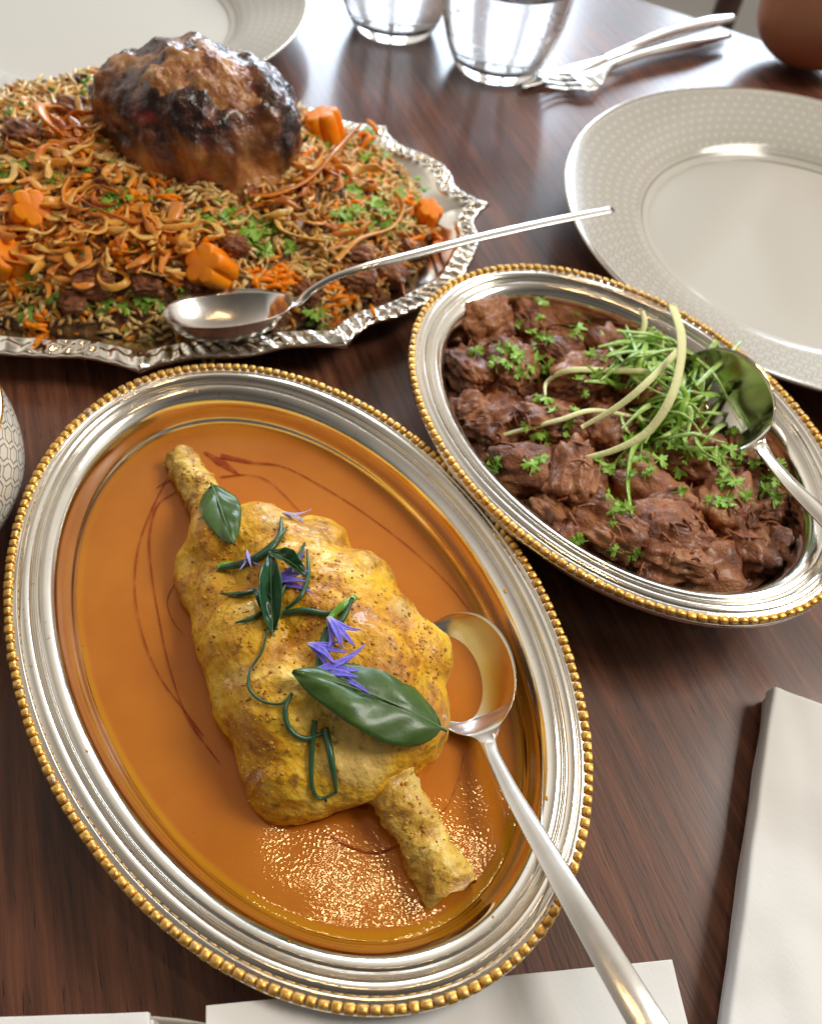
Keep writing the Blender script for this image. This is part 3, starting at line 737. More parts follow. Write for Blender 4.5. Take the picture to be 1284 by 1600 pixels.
for k in range(7):
    V, F = ICO[5] if k < 5 else ICO[4]; V = V.copy()
    V = V/np.max(np.abs(V), axis=1)[:, None]**.35
    Vs = V*np.array([.35, 1.6, 1.6])
    r_ = 1+fnoise(V, .9, 3, k*5.3)*.34+fnoise(Vs, 2.6, 4, k*9.1)*.15+(ridge(V*np.array([.45, 1.8, 1.8]), 2.2, k*3.7, 4)-1)*.07+fnoise(V, 9, 3, k)*.03
    V = V*r_[:, None]*.012; CHV.append((V, F, new_mesh('beef_chunk', V, F, mbf)))
CHK = [(760, 512, 56), (830, 505, 38), (735, 585, 46), (800, 575, 42), (905, 600, 52), (950, 545, 40), (1005, 600, 46), (775, 662, 54), (860, 668, 50), (950, 680, 44), (1050, 640, 42), (895, 752, 56), (1000, 760, 46),
      (815, 735, 42), (1090, 715, 46), (1150, 702, 34), (950, 835, 56), (1045, 850, 58), (1125, 800, 56), (1165, 860, 44), (1095, 895, 44), (1190, 795, 34), (1000, 900, 36), (890, 835, 34), (1205, 850, 26), (1040, 795, 38),
      (715, 520, 26), (860, 800, 30), (1010, 545, 34), (865, 560, 34), (730, 640, 30), (1130, 650, 26)]
lab = ['beef chunk coated in dark gravy in the smaller silver dish']
for i, (px, py, s) in enumerate(CHK):
    p = at(px, py, .0205+(.004 if 780 < px < 1120 and 540 < py < 860 else 0)); V, F, me = CHV[i % 7]
    r = s/3700/.012; R = rotz(rnd.uniform(0, 6.28)) @ np.array(Matrix.Rotation(rnd.uniform(-.5, .5), 3, 'X')) @ np.diag([1.0, rnd.uniform(.72, .95), rnd.uniform(.60, .78)])*r
    M = M4(R, p); o = link('beef_chunk', me, M); tag(o, ('large ' if s >= 50 else 'medium ' if s >= 40 else 'small ')+'beef chunk '+where_beef(px, py), 'beef chunk', 'beef chunks in dark gravy')
    SURF.append((V @ R.T+np.array(p), F))
T2 = BVHTree.FromPolygons(*[x.tolist() if hasattr(x, 'tolist') else x for x in merge(SURF)])
# torn fibres of meat
parts = []
for i in range(70):
    px, py = rnd.choice([(1120, 800), (1100, 860), (900, 740), (780, 650), (960, 830), (1170, 800), (800, 540)]); px += rnd.gauss(0, 45); py += rnd.gauss(0, 35)
    if in_ell(C2, A2, B2, R2, .021, *at(px, py, .025)[:2]) > 1: continue
    p, n_ = hit(T2, px, py); a = rnd.uniform(0, 6.28); L = rnd.uniform(.004, .011); d = np.array([math.cos(a), math.sin(a), 0])
    q = np.array(p); parts.append(sweep([q-d*L/2+np.array([0, 0, -.0005]), q+np.array([0, 0, .0008])+np.array([-d[1], d[0], 0])*rnd.uniform(-.002, .002), q+d*L/2+np.array([0, 0, -.0004])], [.0002, .00060, .00025], n=8, k=5))
V, F = merge(parts); o = obj('beef_fibre', V, F, mbf, origin=(C2[0], C2[1], .02)); tag(o, 'torn reddish brown fibres of beef across the curry', 'beef shreds', kind='stuff')

# coriander leaf kinds
def coriander(seed):
    r = random.Random(seed); V = [(0, 0, 0)]; F = []; nth = 44; nr = 4
    lob = r.choice([3, 5, 5]); k0 = r.uniform(0, 1)
    for i in range(1, nr+1):
        for j in range(nth+1):
            t = -2.3+4.6*j/nth; e_ = (.42+.58*abs(math.cos(t*lob/4.6*PI*.98))**.7)*(1+.16*math.sin(t*13+k0*6))*(1-.12*abs(t)/2.3)
            q = i/nr; rr = q*(1 if q < .5 else 1)*e_ if q > .4 else q*(.5+.5*e_)
            V.append((rr*math.cos(t)+.25, rr*math.sin(t), .16*math.sin(t*3+k0*5)*q*q-.28*q*q*r.uniform(.9, 1.1)*(1 if k0 > .3 else -1)*.6))
    for j in range(nth): F.append([0, 1+j, 2+j])
    for i in range(nr-1):
        o = 1+i*(nth+1); F += [[o+j, o+nth+1+j, o+nth+2+j, o+j+1] for j in range(nth)]
    V = np.array(V); V[0] = (.25, 0, .05)
    # thickness
    n = len(V); V2 = V.copy(); V2[:, 2] -= .05
    F = F+[[q+n for q in f[::-1]] for f in F]; V = np.vstack([V, V2])
    s, f = sweep([(-.9, .1*k0, -.1), (-.3, 0, 0), (.28, 0, .02)], [.05, .045, .03], n=8, k=5)
    V, F = merge([(V, F), (s, f)]); return V*.003, F
M_CORI = leafmat('coriander_green', (.14, .31, .02), (.32, .54, .06), .45, 400)
CORI = [new_mesh('coriander_leaf', *coriander(k), M_CORI) for k in range(6)]
def put_leaf(T, px, py, size, label, group, me=None, tilt=.5, lift=.0006):
    p, n_ = hit(T, px, py); n_ = Vector((n_.x*.7+rnd.uniform(-tilt, tilt), n_.y*.7+rnd.uniform(-tilt, tilt), n_.z+.3)).normalized()
    a = rnd.uniform(0, 6.28); d = np.array([math.cos(a), math.sin(a), 0]); z = np.array(n_); x = d-z*d.dot(z); x /= np.linalg.norm(x); y = np.cross(z, x)
    R = np.c_[x, y, z]*(size/.003)
    o = link('coriander_leaf', me or rnd.choice(CORI), M4(R, Vector(p)+n_*(lift+size*.2))); tag(o, label, 'coriander leaf', group); return o
LB = 'green coriander leaf scattered on the dark beef curry'; GB = 'coriander leaves on the beef curry'
for (cx, cy, sx_, sy_, n) in ((840, 540, 16, 40, 11), (800, 560, 30, 18, 9), (830, 590, 30, 18, 10), (760, 565, 14, 8, 3), (850, 665, 30, 22, 9), (920, 590, 25, 15, 6), (1010, 700, 45, 30, 16), (1080, 710, 45, 25, 16), (1150, 735, 35, 20, 14),
                              (1060, 670, 50, 30, 14), (960, 740, 20, 30, 7), (950, 800, 14, 10, 4), (1115, 790, 40, 12, 6), (775, 732, 14, 8, 3), (830, 725, 16, 8, 3), (905, 850, 10, 14, 2), (985, 865, 18, 12, 3), (900, 520, 25, 8, 4), (1190, 765, 10, 10, 5)):
    for i in range(n):
        _p = (rnd.gauss(cx, sx_*.8), rnd.gauss(cy, sy_*.8)); put_leaf(T2, *_p, rnd.uniform(.0022, .0044), 'green coriander leaf '+where_beef(*_p), GB)
def strip(name, T, px, w, h, label, cat, mat, group=None, n=36, up=(0, 0, 1), twist=0, base=.0015):
    P = []
    for q in px:
        p, n_ = hit(T, q[0], q[1]) if (len(q) < 4) else (at(q[0], q[1], q[3]), None); l = base if len(q) < 3 else q[2]
        P.append(np.array(p)+np.array([0, 0, l]))
    V, F = sweep(P, w, h, n=n, k=8, up=up, power=3, twist=twist); o = obj(name, V, F, mat, origin=tuple(P[0])); tag(o, label, cat, group); return o
mgr = Mt('spring_onion_green'); v = mgr.obj((1, 1, 1), rand=True); r_ = mgr.rand()
c = mgr.mix(r_, (.32, .58, .05), (.68, .86, .32)); c = mgr.mix(mgr.noise(v, 500, 2).smooth(.4, .7)*.5, c, (.10, .30, .03)); mgr.set(col=c, rough=.32, sss=.15, coat=.2).sssr((.5, 1, .2), .001); mgr.bump(mgr.noise(v, 900, 2), .0002)
GS = 'spring onion shreds heaped on the beef curry'
for i in range(96):
    cx, cy = rnd.choice([(1010, 560), (1040, 600), (1060, 650), (1000, 590), (1090, 600), (1020, 670), (1070, 690), (980, 560)])
    cx += rnd.gauss(0, 20); cy += rnd.gauss(0, 18); a = rnd.uniform(0, PI); L = rnd.uniform(28, 62); b = rnd.uniform(-14, 14)
    z0 = rnd.uniform(.001, .008)
    strip('spring_onion_shred', T2, [(cx-L*math.cos(a), cy-L*math.sin(a)*.7, z0*.5), (cx-L*.3*math.cos(a)-b*math.sin(a), cy-L*.3*math.sin(a)*.7+b, z0+.001), (cx+L*.3*math.cos(a)-b*math.sin(a), cy+L*.3*math.sin(a)*.7+b, z0+.001), (cx+L*math.cos(a), cy+L*math.sin(a)*.7, z0*.6)],
          [.0005, rnd.uniform(.0007, .0017), rnd.uniform(.0007, .0013), .0004], .00035, 'bright green spring onion shred '+where_beef(cx, cy), 'spring onion', mgr, GS, n=20, twist=rnd.uniform(-2, 2))
for px, l in (([(1072, 590, .011), (1100, 612, .010), (1122, 645, .009), (1145, 668, .006)], 'long green shred pointing down right over the dark spoon bowl'),
              ([(1095, 610, .010), (1118, 590, .013), (1136, 571, .014)], 'split green shred rising to the right over the spoon bowl'),
              ([(1075, 625, .008), (1105, 600, .012), (1132, 583, .012)], 'lower green shred rising over the spoon bowl'),
              ([(1080, 640, .004), (1020, 680, .005), (985, 710, .004), (978, 760, .002), (986, 808, .001)], 'long green shred curving down the left side of the heap'),
              ([(1080, 668, .005), (1030, 670, .007), (985, 700, .004), (950, 740, .002)], 'green shred bowing left from the heap of spring onion'),
              ([(958, 528, .004), (1010, 545, .008), (1040, 560, .008)], 'green shred at the top left of the spring onion heap')):
    strip('spring_onion_shred', T2, px, [.0006, .0012, .0011, .0007], .0004, l, 'spring onion', mgr, GS, n=30, twist=.8)
mgi = Mt('ginger_julienne'); v = mgi.obj((1, 1, 1)); c = mgi.mix(mgi.noise(v, 260, 3), (.93, .92, .50), (.84, .86, .42)); mgi.set(col=c, rough=.5, spec=.3, sss=.1).sssr((1, .9, .4), .002); mgi.bump(mgi.noise(v, 700, 3), .0003)
strip('ginger_strip', T2, [(1049, 476, 0, .060), (1063, 520, 0, .060), (1062, 570, 0, .058), (1046, 625, 0, .054), (1010, 676, 0, .046), (960, 703, 0, .041), (910, 717, 0, .037)], [.0022, .0022, .0018, .0018, .0015, .0012, .0009], .0005, 'widest pale ginger strip arching from above the dish rim across the greens', 'ginger strip', mgi, 'pale ginger strips', n=60, up=(.3, -.4, 1))
strip('ginger_strip', T2, [(1060, 546, 0, .052), (1010, 598, 0, .052), (965, 635, 0, .046), (908, 668, 0, .038)], [.0012, .0014, .0012, .0008], .0005, 'straight pale ginger strip slanting down left under the widest one', 'ginger strip', mgi, 'pale ginger strips', up=(.2, -.4, 1))
strip('ginger_strip', T2, [(751, 694, .002), (810, 683, .004), (870, 667, .004), (925, 655, .005), (1010, 668, .004)], [.0006, .0010, .0011, .0011, .0009], .0006, 'long thin ginger strip lying left across the beef chunks', 'ginger strip', mgi, 'pale ginger strips')
strip('ginger_strip', T2, [(850, 622, .001), (852, 605, .003), (885, 590, .004), (950, 593, .005), (1010, 597, .006)], [.0005, .0009, .0012, .0013, .0012], .0006, 'pale ginger strip with hooked left end above the long thin one', 'ginger strip', mgi, 'pale ginger strips')
strip('ginger_strip', T2, [(994, 508, .008), (996, 530, .009), (993, 545, .006)], [.0010, .0013, .0010], .0006, 'short upright ginger piece at the top of the green heap', 'ginger strip', mgi, 'pale ginger strips')

# ------------------------------------------------------------------ engraved silver tray with scalloped border
CT = np.array([-.155, .334, 0]); AT, BT, RT_ = .171, .1125, math.radians(8.3)
tips = [math.radians(q) for q in (-83.5, -54, 9, 47, 88, 126, 171, 233)]; minor = [math.radians(q) for q in (-25, 28, 68, 107, 150, 201, 216, 255)]
def adiff(a, b): return (a-b+PI) % (2*PI)-PI
def edge(phi):
    s = .985
    for t in tips: d = abs(adiff(phi, t)); s += .052*math.exp(-d/.045)-.018*math.exp(-((d-.14)/.07)**2)
    for t in minor: d = abs(adiff(phi, t)); s += .016*math.exp(-(d/.09)**2)
    return s
tray = empty('engraved_silver_tray', (CT[0], CT[1], 0), 'oval silver tray with scalloped engraved border under the spiced rice', 'tray')
nphi, Rm = 1500, rotz(RT_)
prof = [(0, .0150), (.0008, .0162), (.0020, .0166), (.0035, .0163), (.0050, .0168), (.0065, .0166), (.0080, .0160), (.0092, .0166), (.0104, .0163), (.0114, .0146), (.0130, .0138), (.017, .0126), (.022, .0104), (.027, .0078), (.032, .0062), (.038, .0056), (.06, .0054), (.09, .0054), (.1124, .0054)]
back_ = [(.1124, .0030), (.05, .0025), (.036, .0012), (.028, .0030), (.02, .0085), (.010, .0125), (.002, .0135)]
V = []; kinds = []
for i in range(nphi):
    ph = 2*PI*i/nphi; e_ = edge(ph); ct_, st_ = math.cos(ph), math.sin(ph); sarc = ph*145
    near = min(abs(adiff(ph, t)) for t in tips)
    for k, (d, z) in enumerate(prof+back_):
        f = math.exp(-max(0, d-.008)/.010) if k < len(prof) else math.exp(-max(0, d-.008)/.010)
        s = 1+(e_-1)*f
        rx, ry = AT*s-d, BT*s-d
        if rx < 0: rx = 0
        if ry < .0001: ry = .0001
        zz_ = z
        if .0005 < d < .0112 and k < len(prof):
            win = math.sin(PI*min(1, d/.0112))
            if near < .10: rel = .0009*math.cos(near*120-d*100)+.0008*math.exp(-(near/.03)**2)
            else: rel = .00075*math.sin(sarc*1.05+d*700*math.sin(ph*9))+.0004*math.sin(sarc*.37+d*900)
            zz_ += rel*win
        p = Rm @ np.array([rx*ct_, ry*st_, 0]); V.append((CT[0]+p[0], CT[1]+p[1], zz_))
F = grid(nphi, len(prof)+len(back_), True, True)[:, ::-1].tolist()
obj('tray_body', np.array(V), F, M_TRAY, tray)

# ------------------------------------------------------------------ rice mound
CMN = (-.152, .343); AM, BM, RM, HM = .143, .1035, math.radians(8.3), .045
def mound(x, y):
    q = math.sqrt(in_ell(CMN, AM, BM, RM, 0, x, y))
    q += .05*noise.noise(Vector((x*25, y*25, 7)))
    if q >= 1: return 0
    q = max(q, 0)
    return .0058+HM*(1-q**2.6)+.0032*noise.fractal(Vector((x*70, y*70, 1)), .8, 2, 3)*min(1, (1-q)*5)
mri = Mt('dark_spiced_rice_bed'); v = mri.obj(); n1 = mri.noise(v, 160, 4, .6)
mri.set(col=mri.ramp(n1, [(.35, (.08, .032, .014)), (.5, (.20, .09, .03)), (.66, (.34, .17, .05)), (.8, (.42, .20, .05))]), rough=.45, coat=.2); mri.bump(n1+mri.noise(v, 500, 3)*.5, .002, 1)
V, F = disc(CMN, AM, BM, RM, 0, 0, 90, 240, lambda x, y, q: max(.0058, mound(x, y)) if q < .995 else .0056)
bed = obj('spiced_rice', V, F, mri, origin=(CMN[0], CMN[1], .006)); tag(bed, 'mound of dark spiced rice heaped on the engraved silver tray', 'rice')
MS = [(V, F)]
def T_of(l): return BVHTree.FromPolygons(*[x.tolist() if hasattr(x, 'tolist') else x for x in merge(l)])
# the braised joint on top
mj = Mt('braised_joint'); v = mj.obj(); x_, y_, z_ = mj.xyz(v)
n1 = mj.noise(v, 26, 5, .62, 1.0); n2 = mj.noise(v, 150, 4, .65); n3 = mj.noise(v, 11, 3)
body_c = mj.ramp(n1, [(.30, (.09, .018, .010)), (.42, (.24, .060, .022)), (.52, (.44, .16, .045)), (.66, (.62, .29, .09))])
bark = mj.ramp(n2, [(.36, (.012, .006, .006)), (.52, (.045, .014, .011)), (.64, (.20, .060, .030)), (.8, (.36, .15, .07))])
top_c = mj.ramp(n1, [(.3, (.22, .07, .03)), (.5, (.46, .22, .09)), (.7, (.62, .36, .17))])
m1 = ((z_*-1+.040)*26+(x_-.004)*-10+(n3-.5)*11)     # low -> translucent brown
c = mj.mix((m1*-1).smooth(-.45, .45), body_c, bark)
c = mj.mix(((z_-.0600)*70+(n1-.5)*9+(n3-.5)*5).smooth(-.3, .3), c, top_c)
c = mj.mix(mj.noise(v, 45, 2).smooth(.60, .68)*.7, c, (.34, .035, .02))
mj.set(col=c, rough=n2*.3+.12, spec=.5, coat=.5, coatr=.15, sss=.08).sssr((1, .35, .15), .004); mj.bump(n2*.7+n1*2, .0022, .9)
jc = at(315, 262, .038)
jr = empty('braised_meat_joint', (jc.x, jc.y, .030), 'large glossy dark brown braised meat joint standing on the spiced rice', 'meat')
def J(dx, dy, dz, rx, ry, rz, a=0): return ((jc.x+dx*1.02, jc.y+dy, .026+dz*.71), (rx*.97, ry, rz*.77), rotz(a))
ells = [J(0, .008, .040, .045, .038, .044), J(-.010, .002, .016, .030, .028, .024), J(.014, .0, .018, .028, .028, .028), J(-.002, .012, .060, .031, .027, .022), J(-.027, .006, .056, .017, .020, .022), J(.028, .010, .054, .018, .022, .024), J(.016, .008, .058, .022, .022, .022), J(-.022, .004, .054, .018, .018, .020),
        J(.033, .006, .044, .014, .018, .024), J(-.036, .004, .040, .012, .014, .026), J(-.036, -.002, .062, .005, .006, .012)]
V, F = blob(ells, .0015, 8); N = normals(V, F)
d = fnoise(V, 26, 4, 1.3)*.0036+(ridge(V*np.array([1.4, 1, .6]), 30, 4.4, 4)-1)*.0030+fnoise(V, 140, 3, 3)*.0010
V = V+N*d[:, None]
obj('meat', V, F, mj, jr); MS.append((V, F))
# ragged browned skin draped over the top
jt = T_of([(V, F)])
mcap = Mt('browned_skin'); v = mcap.obj(); n1 = mcap.noise(v, 75, 4, .6); mcap.set(col=mcap.ramp(n1, [(.3, (.16, .04, .02)), (.45, (.42, .17, .06)), (.6, (.66, .38, .16)), (.78, (.46, .07, .03))]), rough=.28, spec=.5); mcap.bump(mcap.noise(v, 300, 4)+n1, .001, .9)
for (cx, cy, rx, ry, sd) in ((300, 108, 60, 17, 1), (352, 124, 34, 14, 2), (262, 130, 22, 9, 3), (330, 92, 40, 10, 4)):
    cen = at(cx, cy, .085); dv = []; nr_, nt_ = 14, 60
    c0 = jt.ray_cast(CAM, ray(cx, cy))[0] or cen
    for i in range(nr_+1):
        for j in range(nt_):
            t = 2*PI*j/nt_; q = i/nr_*(1+.30*noise.noise(Vector((math.cos(t)*2.2, math.sin(t)*2.2, sd*3.3))))
            x, y = c0.x+q*rx/2550*math.cos(t), c0.y+q*ry/1500*math.sin(t)
            h_ = jt.ray_cast(Vector((x, y, .2)), Vector((0, 0, -1)))[0]; zz_ = h_.z if h_ else c0.z-.02
            zz_ = max(zz_, c0.z-.012)
            dv.append((x, y, zz_+.0012+.0022*noise.fractal(Vector((x*130, y*130, sd)), .8, 2, 3)-.0016*(i/nr_)**3))
    F2 = grid(nr_+1, nt_, False, True).tolist(); o = obj('browned_skin', np.array(dv), F2, mcap, jr); solid(o, .0016)
TR = T_of(MS)
# rice grains
def grain_mesh(parts, px, py, L, r, T, tilt=.5, lift=.0):
    p, n_ = hit(T, px, py)
    a = rnd.uniform(0, 2*PI); d = np.array([math.cos(a), math.sin(a), rnd.uniform(-tilt, tilt)]); d /= np.linalg.norm(d)
    R = frame_from(d); V, F = ICO[1]; V = V*np.array([L/2, r, r]); V[:, 2] += -.5*(V[:, 0]/L*2)**2*r*2*rnd.uniform(0, 1)
    parts.append((V @ R.T+np.array(p)+np.array(n_)*(r*.5+lift), F))
mrg = Mt('spiced_rice_grain'); v = mrg.obj(); n1 = mrg.noise(v, 90, 2); n4 = mrg.voro(v, 170, 'F1', 'Distance')
c = mrg.ramp(n1*.6+n4*.5, [(.25, (.34, .15, .05)), (.42, (.58, .30, .08)), (.54, (.76, .48, .15)), (.74, (.88, .66, .28))]); mrg.set(col=c, rough=.38, sss=.1, coat=.15).sssr((1, .6, .3), .001)
mrd = Mt('dark_rice_grain'); mrd.set(col=(.09, .035, .02), rough=.4, coat=.3)
M_LIMED = leafmat('chopped_herb_green', (.08, .18, .015), (.18, .32, .03), .5)
mor = Mt('saffron_rice_grain'); v = mor.obj(); mor.set(col=mor.mix(mor.noise(v, 300, 1), (.80, .22, .01), (.82, .36, .02)), rough=.38, sss=.15, coat=.15).sssr((1, .5, .1), .001)
for nm, mat, cnt, L, r, lb in (('rice_grain', mrg, 5600, .0122, .00104, 'brown spiced rice grains over the mound on the silver tray'), ('dark_rice_grain', mrd, 600, .0075, .0011, 'dark grains between the brown rice of the mound'), ('saffron_rice_grain', mor, 800, .0110, .0012, 'orange rice grains sprinkled among the brown rice'), ('chopped_herb', M_LIMED, 260, .0052, .0012, 'finely chopped green herb bits sprinkled over the rice')):
    if not cnt: continue
    parts = []
    while len(parts) < cnt:
        x = rnd.uniform(-.30, .0); y = rnd.uniform(.235, .45); q = in_ell(CMN, AM, BM, RM, 0, x, y)
        if q > .98 or x < -.26: continue
        z = mound(x, y); V, F = ICO[1]
        a = rnd.uniform(0, 2*PI); d = np.array([math.cos(a), math.sin(a), rnd.uniform(-.45, .45)]); R = frame_from(d); s = rnd.uniform(.7, 1.15)
        V = V*np.array([L/2*s, r, r]); V = V.copy(); V[:, 2] -= 90*V[:, 0]**2*rnd.uniform(-.4, 1)
        parts.append((V @ R.T+np.array([x, y, z+rnd.uniform(0, .0022)+(.001 if cnt == 260 else 0)]), F))
    V, F = merge(parts); o = obj(nm, V, F, mat, origin=(CMN[0], CMN[1], .02)); tag(o, lb, 'rice', kind='stuff')
    if nm == 'rice_grain': pass
# carrot flowers
mca = Mt('carrot'); v = mca.obj(); mca.set(col=mca.mix(mca.noise(v, 160, 3).smooth(.3, .7), (1.0, .24, .002), (1.0, .33, .006)), rough=.36, spec=.3); mca.bump(mca.noise(v, 400, 3), .0003, .6)
def carrot_flower(px, py, r, h, nrm, spin, label, lift=.003):
    p, n_ = hit(TR, px, py); r *= .78; h *= 1.55; V = []; n = 60; rings = [(0, 1), (.86, 1), (.95, .94), (1, .82), (1, .1), (.9, 0), (0, 0)]
    for q, z in rings:
        for j in range(n):
            t = 2*PI*j/n; rr = r*(1-.30*(1-abs(math.cos(t*2.5))**.6))*q
            V.append((rr*math.cos(t), rr*math.sin(t), h*(z-.5)))
    F = grid(len(rings), n, False, True)[:, ::-1].tolist()
    z = np.array(nrm, float); z /= np.linalg.norm(z); x = np.cross([0, 1, 0.2], z); x /= np.linalg.norm(x); y = np.cross(z, x); R = np.c_[x, y, z] @ rotz(spin)
    V = np.array(V) @ R.T+np.array(p)+np.array([0, 0, lift]); o = obj('carrot_flower', V, F, mca, origin=tuple(p)); tag(o, label, 'carrot piece', 'flower cut carrot slices on the rice')
    ms_ = o.modifiers.new('soft', 'BEVEL'); ms_.width = .0004; ms_.segments = 2; ms_.limit_method = 'ANGLE'
    return o
carrot_flower(50, 340, .0108, .010, (.55, -.5, .7), .3, 'flower cut carrot slice at the far left among fried onions')
carrot_flower(333, 430, .0125, .011, (-.35, -.6, .8), .1, 'flower cut carrot slice in front, just above the spoon bowl')
carrot_flower(508, 214, .0125, .012, (-.3, .1, 1), .5, 'flower cut carrot slice right behind the braised joint')
carrot_flower(664, 348, .0095, .010, (.3, -.2, 1), .2, 'flower cut carrot slice at the right edge of the rice')
carrot_flower(14, 418, .0120, .010, (.5, -.1, .8), .9, 'flower cut carrot slice cut off by the left frame edge')
carrot_flower(190, 398, .0050, .006, (.1, -.7, .8), .4, 'small squarish carrot bit below the fried onions')
GC = 'orange carrot shreds on the rice'
for (cx, cy, sx_, sy_, n) in ((350, 385, 30, 12, 8), (425, 440, 30, 12, 14), (530, 472, 28, 14, 11), (275, 455, 12, 12, 5), (590, 275, 22, 22, 10), (480, 265, 10, 18, 6), (640, 330, 18, 15, 6), (670, 375, 12, 8, 5), (70, 515, 28, 12, 6), (20, 445, 20, 16, 7),
                              (225, 300, 25, 14, 8), (570, 215, 16, 8, 5), (190, 360, 60, 20, 10), (100, 290, 50, 30, 8), (560, 330, 40, 20, 5), (90, 195, 15, 5, 3), (150, 440, 60, 20, 4)):
    for i in range(n):
        px, py = rnd.gauss(cx, sx_*.75), rnd.gauss(cy, sy_*.75); a = rnd.uniform(0, PI); L = rnd.uniform(9, 22)
        strip('carrot_shred', TR, [(px-L*math.cos(a), py-L*.6*math.sin(a), .0005), (px+rnd.uniform(-3, 3), py+rnd.uniform(-3, 3), .003), (px+L*math.cos(a), py+L*.6*math.sin(a), .001)],
              [.0009, .0014, .0008], [.0008, .0011, .0008], 'thin orange carrot shred '+where_rice(px, py), 'carrot shred', mca, GC, n=9)
# fried onions
mon = Mt('fried_onion'); v = mon.obj(rand=True); r_ = mon.rand(); n1 = mon.noise(v, 200, 3)
c = mon.ramp(r_*.6+n1*.45, [(.2, (.40, .10, .012)), (.42, (.74, .24, .022)), (.64, (.88, .42, .06)), (.88, (.95, .66, .22))])
mon.set(col=c, rough=.33, sss=.25, coat=.2).sssr((1, .5, .15), .002); mon.bump(n1+mon.noise(v, 700, 2)*.5, .0006, .8)
GO = 'crisp fried onion strands on the rice'
def onion(px, py, L, w, curl, label='crisp golden brown fried onion strand on the spiced rice', lift=.002, seed=None):
    p, n_ = hit(TR, px, py); a = rnd.uniform(0, 2*PI); P = []; q = np.array(p)+np.array(n_)*lift; k = 7
    kk = rnd.choice([-1, 1])*curl; w *= 1
    for i in range(k):
        P.append(q.copy()); a += kk*rnd.uniform(.4, 1.3); q = q+np.array([math.cos(a), math.sin(a), rnd.uniform(-.35, .40)])*L/k
    c0 = np.mean(P, axis=0); sh = np.array(p)+np.array(n_)*lift-c0
    V, F = sweep([x+sh for x in P], [w*.5, w, w*.9, w*1.1, w*.5], [w*.28, w*.35, w*.3, w*.35, w*.25], n=34, k=8, power=2.5, twist=rnd.uniform(-5, 5))
    V = np.array(V); V += np.array([noise.noise_vector(Vector(x*300)) for x in V])*.0004
    o = obj('fried_onion', V, F, mon, origin=tuple(p)); tag(o, label, 'fried onion', GO); return o
for (cx, cy, sx_, sy_, n) in ((70, 270, 50, 35, 26), (110, 350, 60, 30, 34), (200, 370, 40, 25, 24), (60, 390, 40, 20, 12), (130, 215, 35, 15, 12), (270, 370, 25, 25, 12), (90, 240, 30, 20, 10), (500, 275, 35, 25, 9), (560, 360, 50, 30, 6), (450, 330, 40, 18, 8), (30, 320, 25, 30, 10), (130, 420, 40, 20, 10), (250, 420, 20, 20, 4)):
    for i in range(int(n*1.4)):
        _p = (rnd.gauss(cx, sx_*.85), rnd.gauss(cy, sy_*.85)); onion(*_p, rnd.uniform(.016, .040), rnd.uniform(.0009, .0022), rnd.uniform(.2, .9), lift=rnd.uniform(.001, .007), label='crisp golden fried onion strand '+where_rice(*_p))
def bigonion(px, w, label):
    strip('fried_onion', TR, px, w, [q*.35 for q in w], label, 'fried onion', mon, GO, n=60, twist=1.2)
bigonion([(392, 318, .004), (430, 322, .006), (480, 300, .006), (520, 265, .008), (560, 225, .010)], [.0012, .0018, .0022, .0030, .0016], 'long pale fried onion ribbon curling right beside the braised joint')
bigonion([(430, 345, .004), (440, 372, .005), (470, 385, .005), (505, 392, .005)], [.0014, .0016, .0015, .0012], 'hooked fried onion strand in front of the braised joint')
bigonion([(525, 418, .004), (560, 390, .006), (610, 372, .006), (628, 340, .006), (615, 310, .004)], [.0016, .0018, .0016, .0014, .0008], 'long arched fried onion strand on the right side of the rice')
bigonion([(575, 470, .002), (600, 448, .005), (625, 452, .004), (632, 470, .002)], [.0010, .0014, .0013, .0009], 'small arched fried onion strand near the tray rim')
bigonion([(85, 178, .004), (72, 200, .010), (85, 225, .010), (105, 235, .006)], [.0016, .0026, .0026, .0016], 'looped fried onion strand standing at the back left of the rice')
bigonion([(120, 150, 0, .058), (128, 175, 0, .054), (145, 190, 0, .050)], [.0010, .0020, .0022], 'upright fried onion strand against the plate behind')
bigonion([(155, 162, 0, .056), (175, 172, 0, .054), (188, 180, 0, .050)], [.0012, .0024, .0018], 'short fried onion strand touching the braised joint')
bigonion([(282, 335, .006), (272, 365, .006), (255, 400, .004), (240, 430, .003), (255, 475, .002)], [.0030, .0024, .0016, .0012, .0010], 'forked brown onion strand hanging in front below the joint')
for (px, py, s_) in ((420, 498, 22), (150, 448, 26), (370, 392, 18), (560, 440, 24), (120, 478, 18), (300, 442, 20), (480, 462, 20), (610, 432, 24), (40, 222, 26), (112, 178, 22), (560, 405, 22), (640, 400, 18), (230, 452, 20), (590, 470, 16)):
    p, n_ = hit(TR, px, py); k_ = rnd.randrange(7); rr = s_/3000/.012
    o = link('braised_meat_bit', CHV[k_][2], M4(rotz(rnd.uniform(0, 6)) @ np.diag([1, .8, .7])*rr, Vector(p)+Vector((0, 0, .002)))); tag(o, 'small dark braised meat bit '+where_rice(px, py), 'meat bit', 'dark meat bits in the rice')
